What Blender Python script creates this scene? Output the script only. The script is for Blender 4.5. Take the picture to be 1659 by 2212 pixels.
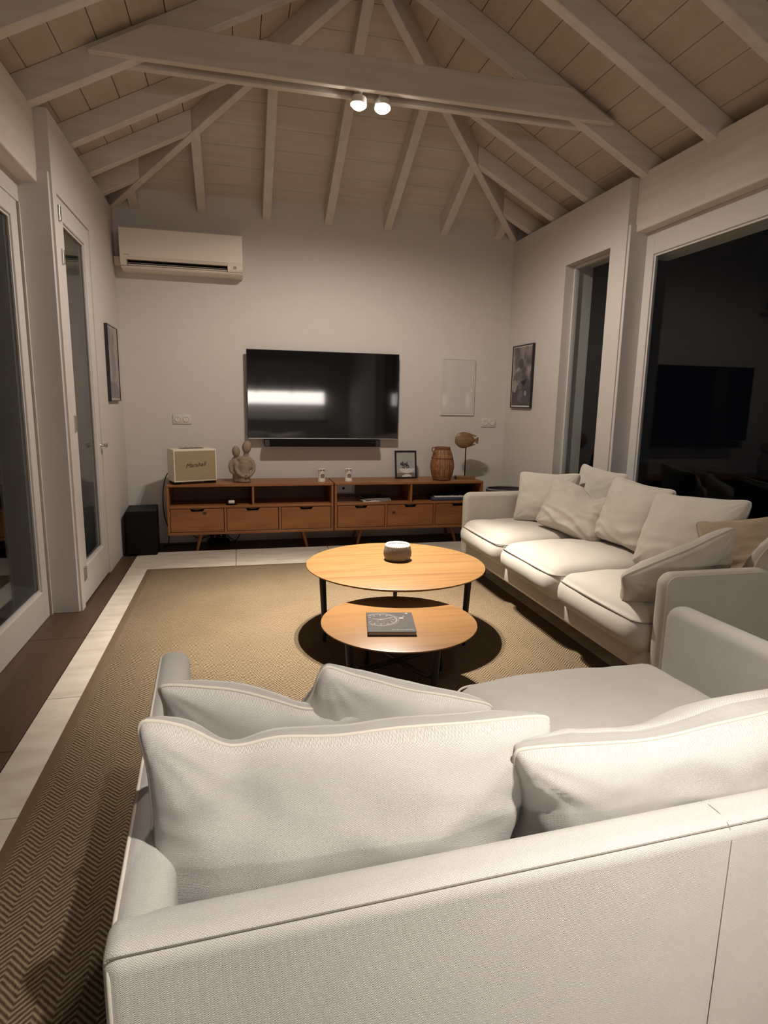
import bpy, bmesh, math, random
from mathutils import Vector, Matrix, noise

random.seed(7)
for o in list(bpy.data.objects):
    bpy.data.objects.remove(o)
SC = bpy.context.scene
COL = SC.collection
R = math.radians
PI = math.pi

# ------------------------------------------------------------------ camera
F_PX, CAM_H, PITCH, YAW, ROLL = 1314.99, 1.3564, .179, .2379, .0189
cd = bpy.data.cameras.new('camera')
cam = bpy.data.objects.new('camera', cd)
COL.objects.link(cam)
fw = Vector((math.sin(YAW) * math.cos(PITCH), math.cos(YAW) * math.cos(PITCH), -math.sin(PITCH)))
rt = Vector((math.cos(YAW), -math.sin(YAW), 0))
up = rt.cross(fw)
r2 = math.cos(ROLL) * rt + math.sin(ROLL) * up
u2 = -math.sin(ROLL) * rt + math.cos(ROLL) * up
m3 = Matrix((r2, u2, -fw)).transposed()
cam.matrix_world = Matrix.Translation((0, 0, CAM_H)) @ m3.to_4x4()
cd.sensor_fit = 'HORIZONTAL'
cd.sensor_width = 36
cd.lens = F_PX / 1659 * 36
cd.clip_start = .02
SC.camera = cam

# ------------------------------------------------------------------ world, exposure
w = bpy.data.worlds.new('night')
SC.world = w
w.use_nodes = True
w.node_tree.nodes['Background'].inputs[0].default_value = (.30, .36, .5, 1)
w.node_tree.nodes['Background'].inputs[1].default_value = .004
SC.view_settings.view_transform = 'Standard'
SC.view_settings.look = 'None'
SC.view_settings.exposure = 0.0
SC.view_settings.gamma = 1
SC.view_settings.use_curve_mapping = False
SC.cycles.use_denoising = True
SC.cycles.max_bounces = 8
SC.cycles.diffuse_bounces = 5
SC.cycles.sample_clamp_indirect = 6
SC.cycles.caustics_reflective = False
SC.cycles.caustics_refractive = False

# light strengths (watts)
FRONT_SPOT, FRONT_WIDE = 250.0, 25.0
REAR_SPOT, REAR_WIDE = 90.0, 2.5
LED_STRENGTH = 40.0
WARM = (1.0, .888, .762)

# room measures
D, XL, XR = 5.952, -.988, 2.720          # back wall, left wall, right wall
XC = .866                                # ridge
BL, BR = -1.06, 2.78                     # beam faces
GL, GR = -1.165, 2.87                    # glazing planes
YP = 4.07                                # where the walls step back to the glazing
YR = -3.4                                # rear wall
SL, ZE = .51, 3.11                       # roof slope, ceiling height at the wall
APY = D - (XR - XC)                      # hip apex

# ================================================================= helpers
def node(nt, typ, **kw):
    n = nt.nodes.new(typ)
    for k, v in kw.items():
        if k.startswith('i_'):
            n.inputs[k[2:]].default_value = v
        else:
            setattr(n, k, v)
    return n

def mat(name, col, rough=.6, metal=0, spec=.5, emit=None, estr=0, coat=0):
    m = bpy.data.materials.new(name)
    m.use_nodes = True
    b = m.node_tree.nodes['Principled BSDF']
    b.inputs['Base Color'].default_value = (*col, 1)
    b.inputs['Roughness'].default_value = rough
    b.inputs['Metallic'].default_value = metal
    b.inputs['Specular IOR Level'].default_value = spec
    b.inputs['Coat Weight'].default_value = coat
    if emit:
        b.inputs['Emission Color'].default_value = (*emit, 1)
        b.inputs['Emission Strength'].default_value = estr
    return m

def P(m):
    return m.node_tree, m.node_tree.nodes['Principled BSDF']

def lk(nt, a, ao, b, bi):
    nt.links.new(a.outputs[ao], b.inputs[bi])

def math_n(nt, op, a, b=None, c=None):
    n = node(nt, 'ShaderNodeMath', operation=op)
    for i, v in enumerate((a, b, c)):
        if v is None:
            continue
        if isinstance(v, (int, float)):
            n.inputs[i].default_value = v
        else:
            nt.links.new(v, n.inputs[i])
    return n.outputs[0]

def ramp(nt, fac, stops):
    r = node(nt, 'ShaderNodeValToRGB')
    el = r.color_ramp.elements
    el[0].position, el[0].color = stops[0][0], (*stops[0][1], 1)
    el[1].position, el[1].color = stops[-1][0], (*stops[-1][1], 1)
    for p, c in stops[1:-1]:
        e = el.new(p)
        e.color = (*c, 1)
    nt.links.new(fac, r.inputs[0])
    return r.outputs[0]

def bump(nt, b, height, strength, dist):
    n = node(nt, 'ShaderNodeBump')
    n.inputs['Strength'].default_value = strength
    n.inputs['Distance'].default_value = dist
    nt.links.new(height, n.inputs['Height'])
    lk(nt, n, 'Normal', b, 'Normal')

def plaster(name, col, rough=.75, amount=.12):
    m = mat(name, col, rough, spec=.3)
    nt, b = P(m)
    tc = node(nt, 'ShaderNodeTexCoord')
    nz = node(nt, 'ShaderNodeTexNoise', i_Scale=14, i_Detail=5)
    lk(nt, tc, 'Object', nz, 'Vector')
    c = ramp(nt, nz.outputs['Fac'], [(.3, tuple(x * .97 for x in col)), (.7, col)])
    nt.links.new(c, b.inputs['Base Color'])
    n2 = node(nt, 'ShaderNodeTexNoise', i_Scale=60, i_Detail=4)
    lk(nt, tc, 'Object', n2, 'Vector')
    bump(nt, b, n2.outputs['Fac'], amount, .004)
    return m

def painted_wood(name, col, axis=1):
    m = mat(name, col, .6, spec=.3)
    nt, b = P(m)
    tc = node(nt, 'ShaderNodeTexCoord')
    mp = node(nt, 'ShaderNodeMapping')
    s = [26, 26, 26]
    s[axis] = 1.6
    mp.inputs['Scale'].default_value = s
    lk(nt, tc, 'Object', mp, 'Vector')
    nz = node(nt, 'ShaderNodeTexNoise', i_Scale=1, i_Detail=5)
    lk(nt, mp, 'Vector', nz, 'Vector')
    n3 = node(nt, 'ShaderNodeTexNoise', i_Scale=2.3, i_Detail=3)
    lk(nt, tc, 'Object', n3, 'Vector')
    f = math_n(nt, 'ADD', math_n(nt, 'MULTIPLY', nz.outputs['Fac'], .55), math_n(nt, 'MULTIPLY', n3.outputs['Fac'], .45))
    c = ramp(nt, f, [(.3, tuple(x * y for x, y in zip(col, (.84, .80, .74)))), (.65, col)])
    nt.links.new(c, b.inputs['Base Color'])
    bump(nt, b, nz.outputs['Fac'], .15, .003)
    return m

def wood(name, dark, light, axis=0, scale=1.0, rough=.38, knot=None):
    m = mat(name, light, rough, spec=.45)
    nt, b = P(m)
    tc = node(nt, 'ShaderNodeTexCoord')
    mp = node(nt, 'ShaderNodeMapping')
    s = [22 * scale] * 3
    s[axis] = 1.5 * scale
    mp.inputs['Scale'].default_value = s
    lk(nt, tc, 'Object', mp, 'Vector')
    nz = node(nt, 'ShaderNodeTexNoise', i_Scale=1, i_Detail=6, i_Distortion=.9)
    lk(nt, mp, 'Vector', nz, 'Vector')
    n2 = node(nt, 'ShaderNodeTexNoise', i_Scale=6.5, i_Detail=3)
    lk(nt, mp, 'Vector', n2, 'Vector')
    f = math_n(nt, 'ADD', math_n(nt, 'MULTIPLY', nz.outputs['Fac'], .75), math_n(nt, 'MULTIPLY', n2.outputs['Fac'], .25))
    c = ramp(nt, f, [(.32, dark), (.5, tuple((a + 2 * q) / 3 for a, q in zip(dark, light))), (.68, light)])
    if knot:
        sp = node(nt, 'ShaderNodeSeparateXYZ')
        lk(nt, tc, 'Object', sp, 'Vector')
        dx = math_n(nt, 'MULTIPLY', math_n(nt, 'SUBTRACT', sp.outputs[0], knot[0]), .75)
        dz = math_n(nt, 'SUBTRACT', sp.outputs[2], knot[1])
        d2 = math_n(nt, 'SQRT', math_n(nt, 'ADD', math_n(nt, 'MULTIPLY', dx, dx), math_n(nt, 'MULTIPLY', dz, dz)))
        k = ramp(nt, d2, [(.008, (1, 1, 1)), (.018, (0, 0, 0))])
        mx = node(nt, 'ShaderNodeMix', data_type='RGBA')
        nt.links.new(k, mx.inputs[0])
        nt.links.new(c, mx.inputs[6])
        mx.inputs[7].default_value = (.035, .012, .004, 1)
        c = mx.outputs[2]
    nt.links.new(c, b.inputs['Base Color'])
    bump(nt, b, nz.outputs['Fac'], .08, .002)
    return m

def fabric(name, light, dark, period=.0030, bump_s=.6, wear=.06):
    """off-white herringbone weave; UV in metres"""
    m = mat(name, light, .92, spec=.15)
    nt, b = P(m)
    b.inputs['Sheen Weight'].default_value = .12
    b.inputs['Sheen Roughness'].default_value = .5
    uv = node(nt, 'ShaderNodeUVMap')
    sp = node(nt, 'ShaderNodeSeparateXYZ')
    lk(nt, uv, 'UV', sp, 'Vector')
    pp = math_n(nt, 'PINGPONG', sp.outputs[0], period)
    wb = node(nt, 'ShaderNodeTexNoise', i_Scale=160, i_Detail=2)
    lk(nt, uv, 'UV', wb, 'Vector')
    s = math_n(nt, 'ADD', math_n(nt, 'ADD', sp.outputs[1], pp), math_n(nt, 'MULTIPLY', wb.outputs['Fac'], period * .9))
    st = math_n(nt, 'SINE', math_n(nt, 'MULTIPLY', s, 2 * PI / (period * .95)))
    st = math_n(nt, 'MULTIPLY_ADD', st, .5, .5)
    nz = node(nt, 'ShaderNodeTexNoise', i_Scale=900, i_Detail=2)
    lk(nt, uv, 'UV', nz, 'Vector')
    n2 = node(nt, 'ShaderNodeTexNoise', i_Scale=9, i_Detail=4)
    lk(nt, uv, 'UV', n2, 'Vector')
    f = math_n(nt, 'ADD', math_n(nt, 'MULTIPLY', st, .52), math_n(nt, 'MULTIPLY', nz.outputs['Fac'], .60))
    c = ramp(nt, f, [(.12, dark), (.72, light)])
    mx = node(nt, 'ShaderNodeMix', data_type='RGBA', blend_type='MULTIPLY')
    mx.inputs[0].default_value = 1
    nt.links.new(c, mx.inputs[6])
    nt.links.new(ramp(nt, n2.outputs['Fac'], [(.3, (1 - wear,) * 3), (.7, (1, 1, 1))]), mx.inputs[7])
    lk(nt, mx, 2, b, 'Base Color')
    bump(nt, b, f, bump_s, .0016)
    return m

def thin_glass(name, tint=(.93, .96, .96), ior=1.25):
    m = bpy.data.materials.new(name)
    m.use_nodes = True
    nt = m.node_tree
    nt.nodes.clear()
    out = node(nt, 'ShaderNodeOutputMaterial')
    t = node(nt, 'ShaderNodeBsdfTransparent')
    t.inputs[0].default_value = (*tint, 1)
    g = node(nt, 'ShaderNodeBsdfGlossy')
    g.inputs['Roughness'].default_value = .004
    fr = node(nt, 'ShaderNodeFresnel')
    geo = node(nt, 'ShaderNodeNewGeometry')
    mi = node(nt, 'ShaderNodeMapRange')
    mi.inputs['To Min'].default_value = ior
    mi.inputs['To Max'].default_value = 1 / ior
    lk(nt, geo, 'Backfacing', mi, 'Value')
    lk(nt, mi, 'Result', fr, 0)
    mx = node(nt, 'ShaderNodeMixShader')
    lk(nt, fr, 0, mx, 0)
    lk(nt, t, 0, mx, 1)
    lk(nt, g, 0, mx, 2)
    lk(nt, mx, 0, out, 0)
    return m

# ------------------------------------------------------------------ materials
M = {}
M['wall'] = plaster('white_wall', (.59, .555, .532))
M['frame'] = plaster('white_joinery', (.60, .575, .56), .5, .05)
M['beam_y'] = painted_wood('white_beam_y', (.68, .63, .585), 1)
M['beam_x'] = painted_wood('white_beam_x', (.68, .63, .585), 0)
M['plank_y'] = painted_wood('limed_plank_y', (.56, .485, .415), 1)
M['plank_x'] = painted_wood('limed_plank_x', (.61, .55, .495), 0)
M['deck'] = mat('dark_joint', (.10, .08, .06), .9)
M['glass'] = thin_glass('window_glass')
M['clear'] = thin_glass('clear_glass', (.98, .98, .98))
M['fab'] = fabric('offwhite_weave', (.70, .682, .655), (.38, .362, .338))
M['fab_far'] = fabric('offwhite_weave_soft', (.63, .595, .535), (.515, .482, .428), bump_s=.3)
M['fab_tan'] = fabric('tan_weave', (.52, .42, .31), (.36, .28, .19), wear=.2)
M['fab_crumple'] = fabric('cream_washed_linen', (.62, .575, .51), (.50, .458, .40), period=.004, bump_s=.2, wear=.12)
M['piping'] = mat('ivory_cord', (.66, .62, .55), .9, spec=.1)
M['seam'] = mat('seam_thread', (.30, .275, .245), .95, spec=.1)
M['black'] = mat('black_metal', (.012, .012, .013), .45)
M['blackmatte'] = mat('black_matte', (.006, .0055, .0055), .8, spec=.15)
M['blackgloss'] = mat('black_plastic', (.014, .014, .015), .3)
M['white_plastic'] = mat('white_plastic', (.74, .70, .64), .35)
M['ivory'] = mat('ivory_vinyl', (.70, .65, .54), .55)
M['ac'] = mat('ac_plastic', (.72, .655, .575), .42)
M['chrome'] = mat('brushed_steel', (.55, .53, .5), .35, 1)
M['gold'] = mat('gold_letter', (.07, .045, .02), .4, .2)
M['stone_clay'] = plaster('taupe_clay', (.27, .21, .155), .85, .35)
M['oak'] = wood('oak_top', (.180, .086, .027), (.275, .152, .054), 0, .8, .36)
M['oak2'] = wood('oak_top_b', (.195, .092, .031), (.29, .155, .056), 0, .8, .36)
M['pine'] = wood('pine_x', (.19, .066, .019), (.31, .125, .038), 0, .9, .42)
M['pine_z'] = wood('pine_z', (.19, .066, .019), (.31, .125, .038), 2, .9, .42)
M['pine_knot1'] = wood('pine_knot_a', (.19, .066, .019), (.31, .125, .038), 0, .9, .42, (.062, .062))
M['pine_knot2'] = wood('pine_knot_b', (.19, .066, .019), (.31, .125, .038), 0, .9, .42, (-.165, .028))
M['pine_shaded'] = wood('pine_shade', (.07, .030, .012), (.12, .052, .020), 0, .9, .6)  # darkened pine, shade put into the colour
M['fishwood'] = wood('fish_wood', (.10, .05, .02), (.25, .14, .06), 0, 2.5, .4)
M['darkfloor'] = wood('dark_border', (.045, .026, .016), (.085, .05, .032), 1, .35, .5)
M['wax'] = mat('white_wax', (.85, .84, .82), .5)
M['paper'] = mat('paper_white', (.75, .73, .70), .7)
M['page'] = mat('book_pages', (.45, .40, .36), .8)
M['grey'] = mat('grey_disc', (.20, .175, .16), .6)
M['cover'] = mat('charcoal_cover', (.035, .03, .029), .45)
M['ink'] = mat('grey_print', (.13, .12, .105), .6)
M['ink2'] = mat('pale_print', (.24, .215, .185), .6)
M['rope'] = mat('rust_rope', (.19, .075, .032), .8)
M['bulb'] = mat('lamp_lens', (1, 1, 1), .3, emit=(1, .90, .76), estr=160)
M['led'] = mat('added_strip_lamp', (1, 1, 1), .3, emit=(1, .88, .72), estr=LED_STRENGTH)  # glow of the unseen strip lamps added in the kitchen
M['kitchen'] = mat('kitchen_white', (.62, .60, .57), .45)
M['worktop'] = mat('dark_worktop', (.06, .055, .05), .3)
M['night_ground'] = mat('night_paving', (.08, .075, .07), .8)
M['darkbag'] = mat('dark_felt', (.05, .035, .04), .9)
M['keyblue'] = mat('navy_plastic', (.045, .055, .085), .4)
M['tvscreen'] = mat('tv_screen', (.004, .004, .005), .05, spec=1.0)

def rattan():
    m = mat('amber_rattan', (.30, .135, .05), .5)
    nt, b = P(m)
    tc = node(nt, 'ShaderNodeTexCoord')
    nz = node(nt, 'ShaderNodeTexNoise', i_Scale=30, i_Detail=4)
    lk(nt, tc, 'Object', nz, 'Vector')
    nt.links.new(ramp(nt, nz.outputs['Fac'], [(.3, (.15, .055, .02)), (.7, (.36, .175, .07))]), b.inputs['Base Color'])
    return m
M['rattan'] = rattan()

def stone():
    m = mat('travertine', (.58, .52, .44), .5, spec=.4)
    nt, b = P(m)
    tc = node(nt, 'ShaderNodeTexCoord')
    mp = node(nt, 'ShaderNodeMapping')
    mp.inputs['Scale'].default_value = (5, 14, 5)
    lk(nt, tc, 'Object', mp, 'Vector')
    nz = node(nt, 'ShaderNodeTexNoise', i_Scale=1, i_Detail=7)
    lk(nt, mp, 'Vector', nz, 'Vector')
    n2 = node(nt, 'ShaderNodeTexNoise', i_Scale=30, i_Detail=3)
    lk(nt, mp, 'Vector', n2, 'Vector')
    c = ramp(nt, nz.outputs['Fac'], [(.3, (.50, .44, .365)), (.55, (.60, .545, .465)), (.75, (.64, .59, .52))])
    mx = node(nt, 'ShaderNodeMix', data_type='RGBA', blend_type='MULTIPLY')
    mx.inputs[0].default_value = 1
    nt.links.new(c, mx.inputs[6])
    nt.links.new(ramp(nt, n2.outputs['Fac'], [(.26, (.55, .5, .45)), (.36, (1, 1, 1))]), mx.inputs[7])
    lk(nt, mx, 2, b, 'Base Color')
    return m
M['stone'] = stone()

def rug_mat():
    m = mat('sisal_herringbone', (.3, .22, .13), .95, spec=.1)
    nt, b = P(m)
    uv = node(nt, 'ShaderNodeUVMap')
    sp = node(nt, 'ShaderNodeSeparateXYZ')
    lk(nt, uv, 'UV', sp, 'Vector')
    wob = node(nt, 'ShaderNodeTexNoise', i_Scale=35, i_Detail=2)
    lk(nt, uv, 'UV', wob, 'Vector')
    pp = math_n(nt, 'PINGPONG', sp.outputs[0], .047)
    s = math_n(nt, 'ADD', sp.outputs[1], pp)
    s = math_n(nt, 'ADD', s, math_n(nt, 'MULTIPLY', wob.outputs['Fac'], .007))
    st = math_n(nt, 'SINE', math_n(nt, 'MULTIPLY', s, 2 * PI / .0172))
    st = math_n(nt, 'MULTIPLY_ADD', st, .5, .5)
    mp = node(nt, 'ShaderNodeMapping')
    mp.inputs['Scale'].default_value = (260, 45, 1)
    lk(nt, uv, 'UV', mp, 'Vector')
    n1 = node(nt, 'ShaderNodeTexNoise', i_Scale=1, i_Detail=3)
    lk(nt, mp, 'Vector', n1, 'Vector')
    n2 = node(nt, 'ShaderNodeTexNoise', i_Scale=2.2, i_Detail=3)
    lk(nt, uv, 'UV', n2, 'Vector')
    f = math_n(nt, 'ADD', math_n(nt, 'MULTIPLY', st, .6), math_n(nt, 'MULTIPLY', n1.outputs['Fac'], .5))
    c = ramp(nt, f, [(.15, (.042, .027, .017)), (.55, (.150, .110, .069)), (.95, (.335, .262, .172))])
    mx = node(nt, 'ShaderNodeMix', data_type='RGBA', blend_type='MULTIPLY')
    mx.inputs[0].default_value = 1
    nt.links.new(c, mx.inputs[6])
    nt.links.new(ramp(nt, n2.outputs['Fac'], [(.3, (.85, .84, .82)), (.7, (1, 1, 1))]), mx.inputs[7])
    lk(nt, mx, 2, b, 'Base Color')
    bump(nt, b, f, .6, .004)
    return m
M['rug'] = rug_mat()
M['binding'] = fabric('sisal_binding', (.15, .10, .055), (.075, .048, .025), period=.006, bump_s=.4)

def print_mat(name, seed, lo, mid, hi, sc):
    m = mat(name, mid, .35)
    nt, b = P(m)
    tc = node(nt, 'ShaderNodeTexCoord')
    mp = node(nt, 'ShaderNodeMapping')
    mp.inputs['Location'].default_value = (seed, seed * .7, seed * .3)
    mp.inputs['Scale'].default_value = sc
    lk(nt, tc, 'Object', mp, 'Vector')
    nz = node(nt, 'ShaderNodeTexNoise', i_Scale=1, i_Detail=2.5, i_Distortion=.6)
    lk(nt, mp, 'Vector', nz, 'Vector')
    nt.links.new(ramp(nt, nz.outputs['Fac'], [(.36, lo), (.5, mid), (.62, hi)]), b.inputs['Base Color'])
    return m
M['printA'] = print_mat('forest_print', 3.1, (.05, .035, .04), (.20, .165, .16), (.36, .31, .29), (9, 9, 2.2))
M['printB'] = print_mat('flower_print', 8.4, (.035, .03, .033), (.19, .16, .155), (.36, .31, .29), (7, 7, 6))

# ------------------------------------------------------------------ mesh helpers
def uv_box(me):
    """box-projected UVs in metres"""
    uvl = me.uv_layers.new(name='UVMap') if not me.uv_layers else me.uv_layers[0]
    for p in me.polygons:
        n = p.normal
        ax = max(range(3), key=lambda i: abs(n[i]))
        for li in p.loop_indices:
            c = me.vertices[me.loops[li].vertex_index].co
            uvl.data[li].uv = ((c.y, c.z), (c.x, c.z), (c.x, c.y))[ax]

def obj(name, me, material, parent=None, loc=None, rot=None, smooth=None, kind=None):
    if isinstance(me, bmesh.types.BMesh):
        bmesh.ops.recalc_face_normals(me, faces=me.faces)
        d = bpy.data.meshes.new(name)
        me.to_mesh(d)
        me.free()
        me = d
    if smooth:
        for p in me.polygons:
            p.use_smooth = True
        if smooth != 'all':
            me.set_sharp_from_angle(angle=R(smooth))
    if not me.uv_layers:
        uv_box(me)
    if not me.materials:
        me.materials.append(material)
    o = bpy.data.objects.new(name, me)
    COL.objects.link(o)
    if parent:
        o.parent = parent
    if loc:
        o.location = loc
    if rot:
        o.rotation_euler = rot
    if kind:
        o['kind'] = kind
    return o

def tag(o, label, cat, group=None):
    o['label'] = label
    o['category'] = cat
    if group:
        o['group'] = group
    return o

def thing(name, label, cat, loc=(0, 0, 0), rz=0, group=None):
    o = bpy.data.objects.new(name, None)
    COL.objects.link(o)
    o.location = loc
    o.rotation_euler = (0, 0, rz)
    o.empty_display_size = .1
    return tag(o, label, cat, group)

def box(bm, x0, x1, y0, y1, z0, z1, bev=0, seg=2):
    vs = [bm.verts.new((x, y, z)) for x in (x0, x1) for y in (y0, y1) for z in (z0, z1)]
    fs = [(0, 1, 3, 2), (4, 6, 7, 5), (0, 4, 5, 1), (2, 3, 7, 6), (0, 2, 6, 4), (1, 5, 7, 3)]
    faces = [bm.faces.new([vs[i] for i in f]) for f in fs]
    if bev:
        es = list({e for f in faces for e in f.edges})
        bmesh.ops.bevel(bm, geom=es, offset=bev, segments=seg, profile=.5, affect='EDGES')
    return bm

def B(x0, x1, y0, y1, z0, z1, bev=0, seg=2):
    return box(bmesh.new(), x0, x1, y0, y1, z0, z1, bev, seg)

def prism(pts, axis, a0, a1, bm=None):
    """extrude a 2-D polygon along an axis: axis 'x' -> pts are (y,z), 'y' -> (x,z), 'z' -> (x,y)"""
    bm = bm or bmesh.new()
    def mk(p, a):
        return {'x': (a, p[0], p[1]), 'y': (p[0], a, p[1]), 'z': (p[0], p[1], a)}[axis]
    v0 = [bm.verts.new(mk(p, a0)) for p in pts]
    v1 = [bm.verts.new(mk(p, a1)) for p in pts]
    n = len(pts)
    c0 = bm.faces.new(v0)
    c1 = bm.faces.new(v1[::-1])
    for i in range(n):
        bm.faces.new((v0[i], v0[(i + 1) % n], v1[(i + 1) % n], v1[i]))
    return bm, c0, c1

def lathe(prof, n=40, bm=None, c=(0, 0, 0), flute=0, nf=0):
    bm = bm or bmesh.new()
    rings = []
    for r, z in prof:
        if r < 1e-6:
            rings.append([bm.verts.new((c[0], c[1], c[2] + z))])
        else:
            ring = []
            for i in range(n):
                a = 2 * PI * i / n
                rr = r * (1 + flute * math.cos(nf * a))
                ring.append(bm.verts.new((c[0] + rr * math.cos(a), c[1] + rr * math.sin(a), c[2] + z)))
            rings.append(ring)
    for a, b in zip(rings, rings[1:]):
        for i in range(n):
            j = (i + 1) % n
            if len(a) == 1 and len(b) > 1:
                bm.faces.new((a[0], b[j], b[i]))
            elif len(b) == 1 and len(a) > 1:
                bm.faces.new((a[i], a[j], b[0]))
            elif len(a) > 1:
                bm.faces.new((a[i], a[j], b[j], b[i]))
    return bm

def tube(pts, r, n=8, closed=False, bm=None, cap=True):
    """round tube along points; r is a number or a list"""
    bm = bm or bmesh.new()
    pts = [Vector(p) for p in pts]
    m = len(pts)
    rs = r if isinstance(r, (list, tuple)) else [r] * m
    rings = []
    ref = None
    for i, p in enumerate(pts):
        a = pts[(i - 1) % m] if (closed or i > 0) else p
        b = pts[(i + 1) % m] if (closed or i < m - 1) else p
        t = (b - a).normalized()
        if ref is None:
            ref = t.orthogonal().normalized()
        ref = (ref - t * ref.dot(t))
        ref = ref.normalized() if ref.length > 1e-6 else t.orthogonal().normalized()
        s = t.cross(ref)
        rings.append([bm.verts.new(p + rs[i] * (math.cos(2 * PI * k / n) * ref + math.sin(2 * PI * k / n) * s)) for k in range(n)])
    for i in range(m if closed else m - 1):
        a, b = rings[i], rings[(i + 1) % m]
        off = 0
        if closed and i == m - 1:
            off = min(range(n), key=lambda q: (a[0].co - b[q].co).length)
        for k in range(n):
            bm.faces.new((a[k], a[(k + 1) % n], b[(k + 1 + off) % n], b[(k + off) % n]))
    if cap and not closed:
        bm.faces.new(rings[0][::-1])
        bm.faces.new(rings[-1])
    return bm

def beam(p0, p1, width, dep):
    """timber with plumb sides: p0, p1 top-centre points"""
    p0, p1 = Vector(p0), Vector(p1)
    h = Vector((p1.x - p0.x, p1.y - p0.y, 0)).normalized()
    n = Vector((-h.y, h.x, 0)) * width / 2
    dz = Vector((0, 0, dep))
    bm = bmesh.new()
    v = [bm.verts.new(q) for q in (p0 + n, p0 - n, p0 - n - dz, p0 + n - dz, p1 + n, p1 - n, p1 - n - dz, p1 + n - dz)]
    for f in ((0, 1, 2, 3), (7, 6, 5, 4), (0, 4, 5, 1), (1, 5, 6, 2), (2, 6, 7, 3), (3, 7, 4, 0)):
        bm.faces.new([v[i] for i in f])
    bmesh.ops.bevel(bm, geom=list(bm.edges), offset=.004, segments=1, affect='EDGES')
    return bm

def text_mesh(body, size, name, shear=0, extrude=.001):
    cu = bpy.data.curves.new(name, 'FONT')
    cu.body = body
    cu.size = size
    cu.shear = shear
    cu.extrude = extrude
    cu.align_x = 'CENTER'
    cu.align_y = 'CENTER'
    t = bpy.data.objects.new(name, cu)
    COL.objects.link(t)
    dg = bpy.context.evaluated_depsgraph_get()
    me = bpy.data.meshes.new_from_object(t.evaluated_get(dg))
    bpy.data.objects.remove(t)
    bpy.data.curves.remove(cu)
    me.materials.clear()
    return me

# ================================================================= SETTING: floor
floor = obj('floor', B(-1.4, 3.1, YR - .1, D + .1, -.06, -.012), M['deck'], kind='structure')
ys = [5.593, 4.538, 3.692, 2.846, 2.0, 1.154, .308, -.538, -1.384, -2.23, -3.0]
xs = [-.870, -.033, .807, 1.647, 2.602]
for i in range(len(xs) - 1):
    for j in range(len(ys) - 1):
        g = .002
        obj('stone_slab', B(xs[i] + g, xs[i + 1] - g, ys[j + 1] + g, ys[j] - g, -.012, 0, .0015, 1), M['stone'], floor)
yb = [D - .36, 4.72, 3.6, 2.42, 1.24, .06, -1.12, -2.3, YR]
for a, b in zip(yb, yb[1:]):
    for x0, x1 in ((-1.33, -.873), (2.605, 3.05)):
        obj('border_board', B(x0, x1, b + .002, a - .002, -.012, 0, .0015, 1), M['darkfloor'], floor)
xb = [-1.33, -.1, 1.1, 2.2, 3.05]
for a, b in zip(xb, xb[1:]):
    obj('border_board', B(a + .002, b - .002, 5.596, D, -.012, 0, .0015, 1), M['darkfloor'], floor)
    obj('border_board', B(a + .002, b - .002, YR, -3.003, -.012, 0, .0015, 1), M['darkfloor'], floor)

# ================================================================= SETTING: walls
obj('wall_back', B(-1.4, 3.1, D, D + .15, -.05, ZE + .02), M['wall'], kind='structure')
obj('wall_rear', B(-1.4, 3.1, YR - .15, YR, -.05, ZE + .9), M['wall'], kind='structure')

bm = B(-1.25, XL, 4.97, D, -.01, 2.93)               # beside the hinged door
box(bm, -1.25, XL, YP, 4.97, 2.515, 2.93)            # over it
box(bm, -1.25, XL, YP, 4.155, -.01, 2.515)           # post
box(bm, -1.34, -1.24, YP, D, 2.85, ZE - .05)         # blocking above the plate
box(bm, -1.34, XL, YR, -.45, -.01, ZE - .05)
obj('wall_left', bm, M['wall'], kind='structure')

bm = B(XR, 2.98, 4.90, D, -.01, 2.93)
box(bm, XR, 2.98, 4.265, 4.90, 2.51, 2.93)
box(bm, XR, 2.98, 4.265, 4.90, -.01, .25)
box(bm, XR, 2.98, YP, 4.265, -.01, 2.93)
box(bm, 2.97, 3.07, YP, D, 2.85, ZE - .05)
box(bm, XR, 3.07, YR, -.45, -.01, ZE - .05)
obj('wall_right', bm, M['wall'], kind='structure')

# edge beams over the glazing
obj('trim_1', B(-1.20, BL, -.45, YP, 2.535, 2.93, .004, 1), M['beam_y'], kind='structure')
obj('trim_2', B(BR, 2.97, -.45, YP, 2.57, 2.95, .004, 1), M['beam_y'], kind='structure')
obj('trim_3', B(-1.34, -1.2, -.45, YP, 2.40, 3.05), M['wall'], kind='structure')
obj('trim_4', B(2.97, 3.07, -.45, YP, 2.40, 3.05), M['wall'], kind='structure')
# post faces closing the step between wall and glazing
obj('trim_5', B(-1.20, -1.0, YP - .02, YP + .05, 0, 2.60, .004, 1), M['frame'], kind='structure')
obj('trim_6', B(2.73, 2.90, YP - .02, YP + .05, 0, 2.62, .004, 1), M['frame'], kind='structure')

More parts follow.
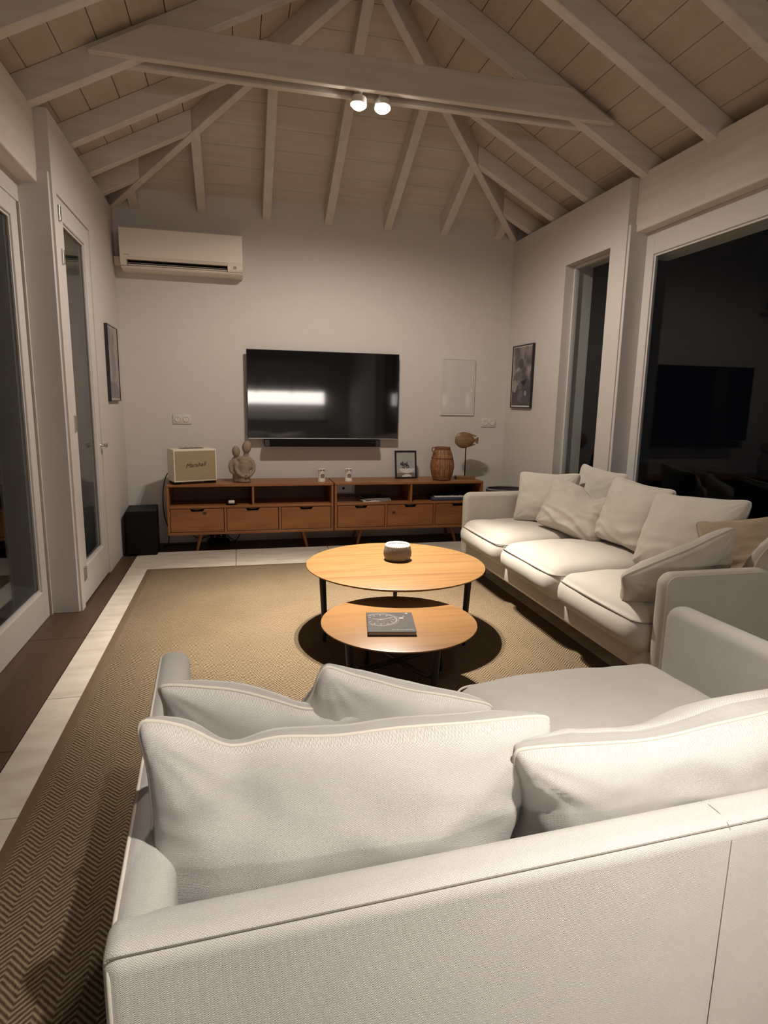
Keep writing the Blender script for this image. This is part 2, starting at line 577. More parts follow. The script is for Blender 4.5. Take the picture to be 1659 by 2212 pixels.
def glazed(name, xi, sgn, y0, y1, z0, z1, stile, rail, head, depth=.045, bead=True):
    """glazed leaf in a plane x = xi; sgn points outwards (-1 left, +1 right)"""
    xa, xb = sorted((xi, xi + sgn * depth))
    bm = B(xa, xb, y0, y0 + stile, z0, z1, .003, 1)
    box(bm, xa, xb, y1 - stile, y1, z0, z1, .003, 1)
    box(bm, xa, xb, y0 + stile, y1 - stile, z0, z0 + rail, .003, 1)
    box(bm, xa, xb, y0 + stile, y1 - stile, z1 - head, z1, .003, 1)
    o = obj(name, bm, M['frame'], kind='structure')
    xm = xi + sgn * depth * .55
    obj('pane', B(xm - .003, xm + .003, y0 + stile - .004, y1 - stile + .004, z0 + rail - .004, z1 - head + .004), M['glass'], o)
    if bead:
        t = .014
        xa, xb = sorted((xi + sgn * .012, xm - sgn * .004))
        for a in ((y0 + stile, y0 + stile + t, z0 + rail, z1 - head), (y1 - stile - t, y1 - stile, z0 + rail, z1 - head),
                  (y0 + stile + t, y1 - stile - t, z0 + rail, z0 + rail + t), (y0 + stile + t, y1 - stile - t, z1 - head - t, z1 - head)):
            obj('glazing_bead', B(xa, xb, *a), M['frame'], o)
    return o

# hinged door in the left wall
d1 = glazed('door_1', XL - .006, -1, 4.16, 4.965, .012, 2.51, .125, .235, .12)
for y, z, h in ((4.178, 2.417, .085), (4.195, 2.177, .085), (4.19, .216, .085)):
    obj('hinge', B(XL - .012, XL + .006, y, y + .035, z - h / 2, z + h / 2, .002, 1), M['chrome'], d1)
o = obj('latch_plate', B(XL - .012, XL + .004, 4.215, 4.25, 1.135, 1.235, .002, 1), M['chrome'], d1)
o = obj('door_knob', lathe([(0, 0), (.017, 0), (.012, .008), (.009, .03), (.016, .036), (.018, .05), (0, .056)], 16), M['chrome'], d1,
        loc=(XL - .01, 4.935, .997), rot=(0, R(90), 0), smooth=40)
# sliding doors on the left
glazed('door_2', GL, -1, 2.05, 4.018, .0, 2.42, .10, .185, .10)
glazed('door_3', GL - .055, -1, .1, 2.16, .0, 2.42, .10, .185, .10)
glazed('door_4', GL, -1, -.45, .2, .0, 2.42, .08, .185, .10)
obj('trim_7', B(-1.29, GL + .004, -.45, YP - .02, 2.42, 2.54), M['frame'], kind='structure')
obj('trim_8', B(-1.20, -1.155, YP - .034, YP - .02, 0, 2.42), M['frame'], kind='structure')
# right: narrow fixed window and big sliding windows
glazed('window_1', XR + .075, 1, 4.267, 4.898, .252, 2.508, .022, .03, .022, bead=False)
glazed('window_2', GR, 1, 2.56, 4.05, .0, 2.57, .085, .14, .16)
glazed('window_3', GR + .055, 1, .75, 2.62, .0, 2.57, .085, .14, .16)
glazed('window_4', GR, 1, -.45, .85, .0, 2.57, .085, .14, .16)

# ================================================================= SETTING: hip ceiling
def zc(x, y):
    """underside of the ceiling boards"""
    return ZE + SL * min(x - XL, XR - x, D - y)

def slab_quad(pts, th=.02, bm=None):
    bm = bm or bmesh.new()
    lo = [bm.verts.new(p) for p in pts]
    hi = [bm.verts.new((p[0], p[1], p[2] + th)) for p in pts]
    n = len(pts)
    bm.faces.new(lo)
    bm.faces.new(hi[::-1])
    for i in range(n):
        bm.faces.new((lo[i], lo[(i + 1) % n], hi[(i + 1) % n], hi[i]))
    return bm

EAVE = .36
zr = ZE + SL * (XR - XC)
ap = (XC, APY)
dk = .012
ze = ZE - SL * EAVE
bm = bmesh.new()
for pts in ([(XR + EAVE, YR - .15, ze), (XR + EAVE, D + EAVE, ze), (XC, APY, zr), (XC, YR - .15, zr)],
            [(XL - EAVE, YR - .15, ze), (XC, YR - .15, zr), (XC, APY, zr), (XL - EAVE, D + EAVE, ze)],
            [(XL - EAVE, D + EAVE, ze), (XC, APY, zr), (XR + EAVE, D + EAVE, ze)]):
    slab_quad([(x, y, z + dk) for x, y, z in pts], .05, bm)
ceiling = obj('ceiling', bm, M['deck'], kind='structure')
g = .0028
runs = [-.30] + [-.12 + .18 * k for k in range(0, 11)] + [XR - XC]
runs = [r + .06 if 0 < i < len(runs) - 1 else r for i, r in enumerate(runs)]
for a, b in zip(runs, runs[1:]):
    a2, b2 = a + g, b - g
    for sgn, xe in ((1, XR), (-1, XL)):
        xa, xb_ = xe - sgn * a2, xe - sgn * b2
        za, zb = ZE + SL * a2, ZE + SL * b2
        obj('ceiling_board', slab_quad([(xa, YR - .1, za), (xa, D - a2, za), (xb_, D - b2, zb), (xb_, YR - .1, zb)], .011), M['plank_y'], ceiling)
    a2, b2 = a + .0016, b - .0016
    za, zb = ZE + SL * a2, ZE + SL * b2
    obj('ceiling_board', slab_quad([(XL + a2, D - a2, za), (XR - a2, D - a2, za), (XR - b2, D - b2, zb), (XL + b2, D - b2, zb)], .011), M['plank_x'], ceiling)

DEP = .15
def on(x, y):
    return (x, y, zc(x, y) - .001)
for k in range(-3, 4):                      # rafters of the back slope
    x = XC + .56 * k
    a = abs(x - XC)
    if a > 1.75:
        continue
    obj('rafter', beam(on(x, D - .001), on(x, APY + a + .02), .074, DEP + .01), M['beam_y'], ceiling)
for y in (4.68, 5.22, 5.66):                # jack rafters of the side slopes
    a = y - APY
    obj('rafter', beam((XR + .24, y, ZE - SL * .24 - .001), on(XC + a + .02, y), .075, DEP), M['beam_x'], ceiling)
    obj('rafter', beam((XL - .24, y, ZE - SL * .24 - .001), on(XC - a - .02, y), .075, DEP), M['beam_x'], ceiling)
YT = 4.01
for y in [YT - .62 * k for k in range(0, 12)]:
    if y < YR + .1:
        continue
    obj('rafter', beam((XR + .18, y, ZE - SL * .18 - .001), on(XC, y), .072, DEP + .015), M['beam_x'], ceiling)
    obj('rafter', beam((XL - .18, y, ZE - SL * .18 - .001), on(XC, y), .072, DEP + .015), M['beam_x'], ceiling)
obj('hip_rafter', beam((XL - .0, D + .0, ZE - .004), (XC, APY, zr - .004), .062, DEP + .02), M['beam_y'], ceiling)
obj('hip_rafter', beam((XR + .0, D + .0, ZE - .004), (XC, APY, zr - .004), .062, DEP + .02), M['beam_y'], ceiling)
obj('ridge_beam', beam((XC, YR, zr - .012), (XC, APY, zr - .012), .05, .2), M['beam_y'], ceiling)

def collar(yt):
    zb, zt = 3.182, 3.36
    xb, xt = -.735, -.405
    for y0, y1 in ((yt - .081, yt - .037), (yt + .037, yt + .081)):
        b_, c0, c1 = prism([(xb, zb), (2 * XC - xb, zb), (2 * XC - xb - .02, zb + .02), (2 * XC - xt, zt), (xt, zt), (xb + .02, zb + .02)], 'y', y0, y1)
        bmesh.ops.bevel(b_, geom=list(b_.edges), offset=.004, segments=1, affect='EDGES')
        obj('collar_beam', b_, M['beam_x'], ceiling)
collar(YT)
REAR_T = YT - .62 * 7                       # the next truss, behind the camera
collar(REAR_T)

# ------------------------------------------------------------------ lamps on the collar beams
def spotlight(x, y, aim, label, group, spot_w, wide_w, ang=92, wide=170, col=WARM):
    t = thing('ceiling_spotlight', label, 'spotlight', (x, y, 3.19), group=group)
    ax = (Vector(aim) - Vector((x, y, 3.13))).normalized()
    q = Vector((0, 0, -1)).rotation_difference(ax).to_euler()
    obj('mount', B(-.022, .022, -.034, .034, -.004, .02, .003, 1), M['white_plastic'], t)
    obj('stem', tube([(0, 0, 0), (0, 0, -.03)], .006), M['white_plastic'], t)
    hd = obj('lamp_head', lathe([(0, .045), (.040, .045), (.046, .04), (.05, 0), (.043, -.002), (.042, .006), (0, .006)], 28), M['white_plastic'], t,
             loc=(0, 0, -.065), rot=q, smooth=40)
    obj('lens', lathe([(.0415, .004), (.038, -.010), (.024, -.020), (0, -.024)], 28), M['bulb'], hd, smooth='all')
    for nm, e, a, bl in (('beam_light', spot_w, ang, 1.0), ('spill_light', wide_w, wide, .5)):
        ld = bpy.data.lights.new(nm, 'SPOT')
        ld.energy = e * 4 * PI / 4
        ld.color = col
        ld.spot_size = R(a)
        ld.spot_blend = bl
        ld.shadow_soft_size = .022
        lo = bpy.data.objects.new(nm, ld)
        COL.objects.link(lo)
        lo.parent = t
        lo.location = Vector((0, 0, -.065)) + ax * .035
        lo.rotation_euler = Vector((0, 0, -1)).rotation_difference(ax if nm == 'beam_light' else Vector((0, 0, -1))).to_euler()

g1 = 'lit spotlights under the roof beam above the coffee tables'
spotlight(.765, YT, (.45, 3.75, 0), 'lit white spotlight under the roof beam, left one of the pair', g1, FRONT_SPOT, FRONT_WIDE, 62)
spotlight(.915, YT, (.85, 3.30, .2), 'lit white spotlight under the roof beam, right one of the pair', g1, FRONT_SPOT, FRONT_WIDE, 62)
g2 = 'unseen spotlights placed behind the viewpoint'  # unseen lamps, placed for the light on the near sofa
spotlight(.80, REAR_T, (.25, .72, .6), 'unseen spotlight on the rear roof beam aimed at the near sofa', g2, REAR_SPOT, REAR_WIDE, 46, col=(1.0, .915, .82))
spotlight(.96, REAR_T, (1.10, .72, .6), 'second unseen spotlight on the rear roof beam, aimed to the sofa right end', g2, REAR_SPOT, REAR_WIDE, 46, col=(1.0, .915, .82))

# ================================================================= kitchen behind the viewpoint (unseen; its lamps added for the television's reflection)
kc = thing('kitchen_counter', 'white kitchen counter with dark worktop along the rear wall', 'counter', (1.05, YR + .002, 0))
obj('cabinet_body', B(-1.4, 1.05, .02, .58, .08, .86, .003, 1), M['kitchen'], kc)
obj('plinth', B(-1.38, 1.03, .04, .53, 0, .08), M['blackmatte'], kc)
obj('worktop', B(-1.42, 1.07, .0, .62, .86, .90, .003, 1), M['worktop'], kc)
for i in range(4):
    dr = obj('cabinet_door', B(-1.395 + .61 * i, -.79 + .61 * i, .58, .60, .09, .85, .003, 1), M['kitchen'], kc)
    obj('handle', tube([(-1.15 + .61 * i, .60, .78), (-1.15 + .61 * i, .625, .78), (-1.03 + .61 * i, .625, .78), (-1.03 + .61 * i, .60, .78)], .006), M['chrome'], dr)
for i in range(3):
    wc = thing('wall_cabinet', ('white wall cabinet above the kitchen counter, nearest the left glazing', 'middle white wall cabinet above the kitchen counter',
                                'white wall cabinet above the kitchen counter, farthest from the left glazing')[i], 'cabinet', (-.35 + .82 * i + .41, YR, 1.56), group='kitchen wall cabinets')
    obj('cabinet_body', B(-.405, .405, .002, .33, 0, .7, .003, 1), M['kitchen'], wc)
    obj('cabinet_door', B(-.402, .402, .33, .35, .003, .697, .003, 1), M['kitchen'], wc)
    st = thing('added_strip_lamp', ('added unseen strip lamp under the wall cabinet nearest the left glazing', 'added unseen strip lamp under the middle wall cabinet',
                             'added unseen strip lamp under the wall cabinet farthest from the left glazing')[i], 'lamp', (-.35 + .82 * i + .41, YR + .17, 1.559), group='unseen strip lamps added under the wall cabinets')
    obj('housing', B(-.38, .38, -.03, .03, -.012, 0), M['white_plastic'], st)
    obj('diffuser', B(-.37, .37, -.022, .022, -.018, -.012), M['led'], st)  # unseen lamp, added to brighten what the television reflects
M['backlit'] = mat('added_glow', (.8, .8, .8), .3, emit=(1, .93, .86), estr=12.0)  # glowing sheet added to make the bright strip in the television
bp = thing('added_glow_panel', 'unseen glowing panel added for the television reflection, above the kitchen worktop', 'added light panel', (.88, YR + .013, 1.40))
obj('glow_sheet', B(-1.22, 1.22, .001, .012, -.135, .135, .002, 1), M['backlit'], bp)
obj('frame_rail', B(-1.22, 1.22, .0, .014, -.15, -.136), M['chrome'], bp)
bs = obj('backsplash', B(-.36, 2.12, YR + .001, YR + .012, .902, 1.556), M['wax'])
tag(bs, 'white kitchen backsplash behind the dark worktop', 'backsplash')

# ================================================================= RUG
rx0, rx1, ry0, ry1 = -.72, 1.885, -.15, 4.985
rg = thing('rug', 'large brown herringbone sisal rug under the sofas and coffee tables', 'rug', (0, 0, 0))
bm = B(rx0 + .035, rx1 - .035, ry0 + .035, ry1 - .035, .0003, .0105)
obj('woven_field', bm, M['rug'], rg)
for a in ((rx0, rx0 + .04, ry0, ry1), (rx1 - .04, rx1, ry0, ry1), (rx0 + .04, rx1 - .04, ry0, ry0 + .04), (rx0 + .04, rx1 - .04, ry1 - .04, ry1)):
    obj('binding', B(*a, .0003, .0115, .003, 2), M['binding'], rg, smooth=40)

# ================================================================= SOFAS
def rounded_rect_profile(y0, y1, z0, z1, radii, n=7):
    """corner radii order: (y0,z0), (y1,z0), (y1,z1), (y0,z1)"""
    cs = [(y0, z0, 180, radii[0]), (y1, z0, 270, radii[1]), (y1, z1, 0, radii[2]), (y0, z1, 90, radii[3])]
    pts = []
    for y, z, a0, r in cs:
        if r < 1e-5:
            pts.append((y, z))
            continue
        cy = y + r * (1 if y == y0 else -1)
        cz = z + r * (1 if z == z0 else -1)
        for i in range(n + 1):
            a = R(a0 + 90 * i / n)
            pts.append((cy + r * math.cos(a), cz + r * math.sin(a)))
    return pts

def padded_panel(y0, y1, z0, z1, radii, x0, x1, bev, seg=6):
    """upholstered panel across x with softly rolled edges"""
    bm = bmesh.new()
    st = []
    for i in range(seg + 1):
        a = R(90 * i / seg)
        st.append((x0 + bev * (1 - math.cos(a)), bev * (1 - math.sin(a))))
    st += [(x0 + x1 - x, d) for x, d in reversed(st)]
    rings = []
    for x, d in st:
        pr_ = rounded_rect_profile(y0 + d, y1 - d, z0 + d, z1 - d, [max(r - d, .002) for r in radii])
        rings.append([bm.verts.new((x, y, z)) for y, z in pr_])
    n = len(rings[0])
    for a, b in zip(rings, rings[1:]):
        for i in range(n):
            bm.faces.new((a[i], a[(i + 1) % n], b[(i + 1) % n], b[i]))
    bm.faces.new(rings[0])
    bm.faces.new(rings[-1][::-1])
    return bm

def soft_box(a, b, c, r, crown=0, n=(22, 22, 10), front_bulge=0, seed=0, sag=0):
    """cushion: rounded box, half sizes a,b,c, swollen"""
    bm = bmesh.new()
    def cs(k):
        out = []
        for i in range(k + 1):
            t = -1 + 2 * i / k
            out.append(math.copysign(1 - (1 - abs(t)) ** 1.5, t) if t else 0)
        return out
    U, V, W = (cs(k) for k in n)
    vd = {}
    def vert(u, v, w_):
        key = (round(u, 5), round(v, 5), round(w_, 5))
        if key in vd:
            return vd[key]
        q = Vector((u * a, v * b, w_ * c))
        inn = Vector((max(-(a - r), min(a - r, q.x)), max(-(b - r), min(b - r, q.y)), max(-(c - r), min(c - r, q.z))))
        d = q - inn
        p = inn + d.normalized() * r if d.length > 1e-7 else q
        k = (1 - u ** 4) * (1 - v ** 4)
        p.z += (crown if w_ > 0 else crown * .15) * k * (1 if w_ > 0 else -1) * abs(w_)
        if v > 0:
            p.y += front_bulge * (1 - w_ * w_) * (1 - u ** 4) * v
        nz = noise.noise(Vector((p.x * 5 + seed, p.y * 5, p.z * 5))) * .010 + noise.noise(Vector((p.x * 14, p.y * 14 + seed, p.z * 9))) * .0025
        p.z += nz * (1 if w_ > -.5 else 0)
        vd[key] = bm.verts.new(p)
        return vd[key]
    def face(A, Bv, f):
        for i in range(len(A) - 1):
            for j in range(len(Bv) - 1):
                try:
                    bm.faces.new((f(A[i], Bv[j]), f(A[i + 1], Bv[j]), f(A[i + 1], Bv[j + 1]), f(A[i], Bv[j + 1])))
                except ValueError:
                    pass
    for s in (-1, 1):
        face(U, V, lambda p, q: vert(p, q, s))
        face(U, W, lambda p, q: vert(p, s, q))
        face(V, W, lambda p, q: vert(s, p, q))
    return bm

def rect_loop(a, b, r, z, n=8, out=0, zf=None):
    pts = []
    for sx, sy, a0 in ((1, 1, 0), (-1, 1, 90), (-1, -1, 180), (1, -1, 270)):
        for i in range(n + 1):
            t = R(a0 + 90 * i / n)
            pts.append((sx * (a - r) + (r + out) * math.cos(t), sy * (b - r) + (r + out) * math.sin(t), z))
    full = []
    for i, p in enumerate(pts):
        q = pts[(i + 1) % len(pts)]
        d = math.dist(p, q)
        k = max(1, int(d / .03))
        for j in range(k):
            full.append(tuple(p[c] + (q[c] - p[c]) * j / k for c in range(3)))
    return full

SH, SB, ST = .665, .155, .082      # sofa height, underside, padding thickness
def sofa(label, n, W, dep, loc, rz, fab, seam_x, seed):
    s = thing('sofa', label, 'sofa', loc, rz, 'off-white upholstered sofas')
    hw = W / 2
    # arms
    for sg in (-1, 1):
        x0, x1 = (-hw, -hw + ST) if sg < 0 else (hw - ST, hw)
        arm = obj('arm', padded_panel(.03, dep, SB, SH, (.012, .03, .060, .012), x0, x1, .036, 8), M[fab], s, smooth=60)
        xo = x0 + .007 if sg < 0 else x1 - .007
        pr2 = rounded_rect_profile(.006, dep - .013, SB + .01, SH - .0125, (.01, .03, .045, .025))
        k = len(pr2)
        obj('piping', tube([(xo + sg * -.001, y, z) for y, z in pr2], .0036, 6, closed=True), M['piping'], arm, smooth='all')
    # back
    bk = obj('backrest', padded_panel(-.0012, ST, SB + .001, SH + .0012, (.01, .01, .030, .030), -hw - .0012, hw + .0012, .026, 6), M[fab], s, smooth=60)
    obj('seam', tube([(-hw + .006, .0066, SH - .0066), (0, .0066, SH - .0066), (hw - .006, .0066, SH - .0066)], .0013, 6), M['seam'], bk, smooth='all')
    for sx in seam_x:
        obj('seam', tube([(sx, -.0012, SB + .01), (sx, -.0012, SH - .03), (sx, .0066, SH - .0066), (sx, .03, SH + .0012), (sx, .05, SH + .0012), (sx, .068, SH - .004)], .0012, 6), M['seam'], bk, smooth='all')
    # frame
    fr = obj('seat_base', B(-hw + ST - .005, hw - ST + .005, ST - .01, dep - .02, SB + .004, .285, .018, 3), M[fab], s, smooth=50)
    iw = W - 2 * ST
    cw = iw / n
    for i in range(n):
        cx = -iw / 2 + cw * (i + .5)
        b2 = (dep + .045 - (ST + .01)) / 2
        cu = obj('seat_cushion', soft_box(cw / 2 - .001, b2, .095, .085, .040, front_bulge=.022, seed=seed + i * 3.7), M[fab], s,
                 loc=(cx, ST + .01 + b2, .352), smooth='all')
        loop = [(x, y + (.018 * .6 * (1 - (x / (cw / 2)) ** 4) if y > b2 * .5 else 0), z) for x, y, z in rect_loop(cw / 2 - .001, b2, .085, .063, out=-.012)]
        obj('piping', tube(loop, .0036, 6, closed=True), M['seam' if fab == 'fab_far' else 'piping'], cu, smooth='all')
    for x, y in ((-hw + .09, .07), (hw - .09, .07), (-hw + .09, dep - .18), (hw - .09, dep - .18)):
        obj('leg', lathe([(0, 0), (.016, 0), (.022, .16), (0, .16)], 14, c=(x, y, 0)), M['blackmatte'], s, smooth=40)
    return s

RUGZ = .0115
sofa('near off-white sofa seen from behind, back panel facing the viewer', 2, 1.76, 1.0, (.700, .735, RUGZ), R(2.6), 'fab', (.085,), 1.0)
sofa('long off-white sofa with three seat cushions against the right-hand windows', 3, 2.42, .965, (2.70, 3.32, .0), R(90), 'fab_far', (), 9.0)

# ================================================================= CUSHIONS
def pillow(label, Wd, H, T, c, yaw, lean, roll=0, fab='fab', dents=(), bend=0, wr=.004, seed=0., slump=.2, group=None, pipe='piping', fold=None, pinch=.09, n=46, creases=0, taper=0):
    bm = bmesh.new()
    uvs = {}
    def shape(u, v, side):
        cr = 1 - .06 * (u * v) ** 10
        x = Wd / 2 * u * (1 - pinch * (1 - v * v)) * cr
        y = H / 2 * v * (1 - pinch * (1 - u * u)) * cr
        k = max(0, (1 - u ** 2)) ** .5 * max(0, (1 - v ** 2)) ** .5
        k = k ** .74
        t = T / 2 * k * (1 - slump * v)
        x *= 1 - taper * (1 - v) / 2
        y += .005 * noise.noise(Vector((u * 2.2 + seed, v * 1.3, 7.7)))
        x += .005 * noise.noise(Vector((v * 2.2 + seed, u * 1.3, 2.1)))
        for u0, wdt, amt in dents:
            e = math.exp(-((u - u0) / wdt) ** 2)
            f = ((v + 1) / 2) ** 2
            y -= amt * e * f
            t *= 1 - .35 * e * f * (k > 0)
        # creases running in from the corners plus soft crumple
        nz = 0
        for su, sv in ((-1, -1), (1, -1), (-1, 1), (1, 1)):
            du, dv = (u - su) * Wd / 2, (v - sv) * H / 2
            rr = math.hypot(du, dv)
            an = math.atan2(dv, du)
            nz += math.sin(an * 15 + seed * 3 + su * 2 + sv) * math.exp(-(rr / .13) ** 2) * .55 * min(1, rr / .04)
        nz += 1.1 * noise.noise(Vector((x * 6 + seed, y * 8, side * 1.7 + seed)))
        nz += .7 * (1 - abs(noise.noise(Vector((x * 9 + seed * 2, y * 15 + seed, side * 2.3)))) * 2.2)
        t += wr * nz * min(1, k * 2.2)
        if creases:
            wob = noise.noise(Vector((u * 1.4 + seed, v * 1.2, side + 9.1)))
            msk = max(0, min(1, (-.05 - v) / .5)) + .6 * max(0, u) * max(0, .7 - v * v)
            t += creases * msk * (1 - abs(math.sin(v * 8.5 + u * 1.3 + wob * 3.2))) * min(1, k * 1.6) - creases * .35 * msk
        z = side * t + bend * (v * v - .3)
        if fold:
            z += fold * (u * abs(u)) * .5
        z += .010 * noise.noise(Vector((u * 1.6 + seed, v * 1.6, 4.2)))
        return Vector((x, y, z))
    G = {}
    def vert(i, j, side):
        u, v = -1 + 2 * i / n, -1 + 2 * j / n
        u = math.sin(u * PI / 2) * .5 + u * .5
        v = math.sin(v * PI / 2) * .5 + v * .5
        key = (i, j, 0 if (i in (0, n) or j in (0, n)) else side)
        if key not in G:
            G[key] = bm.verts.new(shape(u, v, side))
            uvs[G[key]] = (u * Wd / 2 + side * 2, v * H / 2 + seed)
        return G[key]
    for side in (1, -1):
        for i in range(n):
            for j in range(n):
                bm.faces.new((vert(i, j, side), vert(i + 1, j, side), vert(i + 1, j + 1, side), vert(i, j + 1, side)))
    bmesh.ops.recalc_face_normals(bm, faces=bm.faces)
    lay = bm.loops.layers.uv.new('UVMap')
    for f in bm.faces:
        for l in f.loops:
            l[lay].uv = uvs[l.vert]
    edge = [G[(i, 0, 0)] for i in range(n)] + [G[(n, j, 0)] for j in range(n)] + [G[(i, n, 0)] for i in range(n, 0, -1)] + [G[(0, j, 0)] for j in range(n, 0, -1)]
    epts = [v.co.copy() for v in edge]
    o = obj('cushion', bm, M[fab], smooth='all')
    o.matrix_world = Matrix.Translation(c) @ Matrix.Rotation(R(yaw), 4, 'Z') @ Matrix.Rotation(R(90 + lean), 4, 'X') @ Matrix.Rotation(R(roll), 4, 'Z')
    tag(o, label, 'cushion', group)
    obj('piping', tube(epts, .0034, 6, closed=True), M[pipe], o, smooth='all')
    return o

gn = 'cushions on the near sofa'
pillow('big off-white cushion at the near sofa left end, nearest the viewer', .73, .43, .25, (.168, .938, .642), 1, 8, -7.5, seed=2.3, group=gn,
       dents=((-.58, .15, .03), (-.25, .5, .022)), slump=.12, wr=.006, pinch=.13, taper=.0)
pillow('brightly lit off-white cushion leaning over the near sofa back, right side', .78, .38, .22, (.82, .93, .625), 2, 20, 2, seed=5.7, group=gn,
       dents=((-.3, .35, .02),), slump=.0, wr=.007, pinch=.12, creases=.008)
pillow('off-white cushion behind the big one, its corner over the left arm', .52, .37, .18, (.045, 1.275, .595), -2, 26, -14, taper=.24, seed=8.1, group=gn,
       dents=((.25, .25, .03),))
pillow('off-white cushion in the middle of the near sofa beside the coffee table', .47, .37, .18, (.31, 1.305, .575), -3, 26, -24, seed=11.9, group=gn)

gr = 'cushions on the long sofa'
pillow('plain off-white cushion in the far corner of the long sofa', .49, .40, .19, (2.255, 4.12, .665), -52, -16, 3, 'fab_far', seed=14.2, group=gr, wr=.006)
pillow('off-white cushion resting highest, behind the crumpled one by the narrow window', .48, .46, .14, (2.53, 3.91, .69), -80, -14, -4, 'fab_far', seed=17.7, group=gr, wr=.006)
pillow('crumpled cream cushion with deep creases in front of two others', .57, .37, .20, (2.265, 3.72, .64), -68, -24, -9, 'fab_crumple', dents=((.35, .3, .05),), seed=21.4, group=gr, wr=.010, creases=.028)
pillow('upright square off-white cushion at the middle of the long sofa back', .53, .44, .22, (2.395, 3.27, .685), -84, -16, -3, 'fab_far', seed=24.3, group=gr, wr=.006, creases=.012)
pillow('wide off-white cushion below the big window, next to the tan throw', .59, .45, .22, (2.365, 2.75, .682), -80, -24, 4, 'fab_far', seed=28.6, group=gr, wr=.006, creases=.008)
pillow('off-white cushion with folded piped corner slumped against the near arm', .60, .33, .18, (1.985, 2.36, .59), 8, 28, 25, 'fab_crumple', seed=31.1, group=gr, wr=.009, creases=.02)
pillow('tan brown cushion behind the slumped one near the window', .46, .42, .13, (2.42, 2.38, .655), -48, -34, 14, 'fab_tan', seed=35.2, group=gr, wr=.009, creases=.02, pipe='seam')
pillow('small pale cushion sitting above the near arm at the picture edge', .40, .36, .14, (2.40, 2.20, .70), 18, 30, 10, 'fab_crumple', seed=39.9, group=gr, wr=.008)

# ================================================================= COFFEE TABLES
def coffee_table(label, c, rad, ht, legs, leg_r, top_mat, pins):
    t = thing('coffee_table', label, 'table', (c[0], c[1], RUGZ), group='round oak coffee tables')
    h = ht - RUGZ
    obj('table_top', lathe([(0, h - .028), (rad - .05, h - .028), (rad - .012, h - .014), (rad, h - .006), (rad - .001, h - .002), (rad - .006, h), (0, h)], 96), M[top_mat], t, smooth=30)
    zb = .13
    arms = []
    for a in legs:
        d = Vector((math.cos(R(a)), math.sin(R(a)), 0))
        foot, topp = d * leg_r, d * (leg_r + .012)
        obj('leg', tube([foot, foot + Vector((0, 0, zb)), topp + Vector((0, 0, h - .027))], [.011, .016, .019], 12), M['black'], t, smooth=40)
        obj('brace', tube([Vector((0, 0, zb - .005)) + d * .0, d * (leg_r * .6) + Vector((0, 0, zb - .005)), d * (leg_r - .045) + Vector((0, 0, zb + .002)),
                           d * (leg_r - .018) + Vector((0, 0, zb + .014)), d * (leg_r - .004) + Vector((0, 0, zb + .045))], [.013, .012, .012, .012, .010], 10), M['black'], t, smooth=40)
    if pins:
        for dx in (-.008, .010):
            obj('pin', tube([(dx, 0, zb), (dx, 0, h - .028)], .0028, 8), M['black'], t)
    return t
coffee_table('large round oak coffee table with black legs carrying the candle bowl', (.895, 3.375), .525, .42, (195, 315, 75), .455, 'oak', True)
coffee_table('small lower round oak coffee table with black legs carrying the book', (.728, 2.66), .37, .335, (22, 112, 202, 292), .27, 'oak2', False)

# candle bowl
cb = thing('candle_bowl', 'ribbed grey ceramic candle bowl filled with white wax on the large table', 'candle', (.925, 3.45, .42))
obj('bowl', lathe([(0, .002), (.066, .002), (.074, .006), (.083, .028), (.0835, .05), (.076, .088), (.072, .096), (.066, .096), (.0645, .09), (.064, .082), (0, .082)], 144, flute=.012, nf=36), 
    plaster('glazed_ribs', (.17, .148, .128), .5, .6), cb, smooth=50)
obj('rim', lathe([(.062, .090), (.066, .0975), (.0715, .098), (.0755, .090), (.0765, .086), (.0725, .094), (.066, .0935)], 64), M['white_plastic'], cb, smooth='all')
obj('wax', lathe([(0, .0845), (.05, .0842), (.0635, .0855), (.0637, .083), (0, .083)], 48), M['wax'], cb, smooth=40)
for a in (30, 150, 270):
    obj('wick', tube([(.026 * math.cos(R(a)), .026 * math.sin(R(a)), .084), (.026 * math.cos(R(a)), .026 * math.sin(R(a)) + .002, .091)], .0012, 6), M['ink'], cb)

# book
bk = thing('book', 'charcoal hardback book with a wristwatch picture on the small table', 'book', (.672, 2.60, .3355), R(-10.5))
bw, bh, bt = .218, .254, .019
obj('back_cover', B(-bw / 2, bw / 2, -bh / 2, bh / 2, 0, .0025, .0008, 1), M['cover'], bk)
obj('pages', B(-bw / 2 + .004, bw / 2 - .004, -bh / 2 + .004, bh / 2 - .002, .0025, bt - .0025), M['page'], bk)
fc = obj('front_cover', B(-bw / 2, bw / 2, -bh / 2, bh / 2, bt - .0025, bt, .0008, 1), M['cover'], bk)
obj('spine', B(-bw / 2 - .001, -bw / 2 + .002, -bh / 2, bh / 2, 0, bt), M['cover'], bk)
def ring2d(cx, cy, r0, r1, z, a0=0, a1=360, n=48, clip=None):
    b_ = bmesh.new()
    prev = None
    for i in range(n + 1):
        a = R(a0 + (a1 - a0) * i / n)
        p = [(cx + r * math.cos(a), cy + r * math.sin(a), z) for r in (r0, r1)]
        if clip and any(q[0] < clip for q in p):
            prev = None
            continue
        cur = [b_.verts.new(q) for q in p]
        if prev:
            b_.faces.new((prev[0], prev[1], cur[1], cur[0]))
        prev = cur
    return b_
zt = bt + .0004
wx, wy = -.045, .028
obj('printed_dial', ring2d(wx, wy, .071, .079, zt, clip=-bw / 2 + .002), M['ink'], fc)
obj('printed_dial', ring2d(wx, wy, .084, .0865, zt, clip=-bw / 2 + .002), M['ink'], fc)
obj('printed_dial', ring2d(wx, wy, .0, .006, zt), M['ink2'], fc)
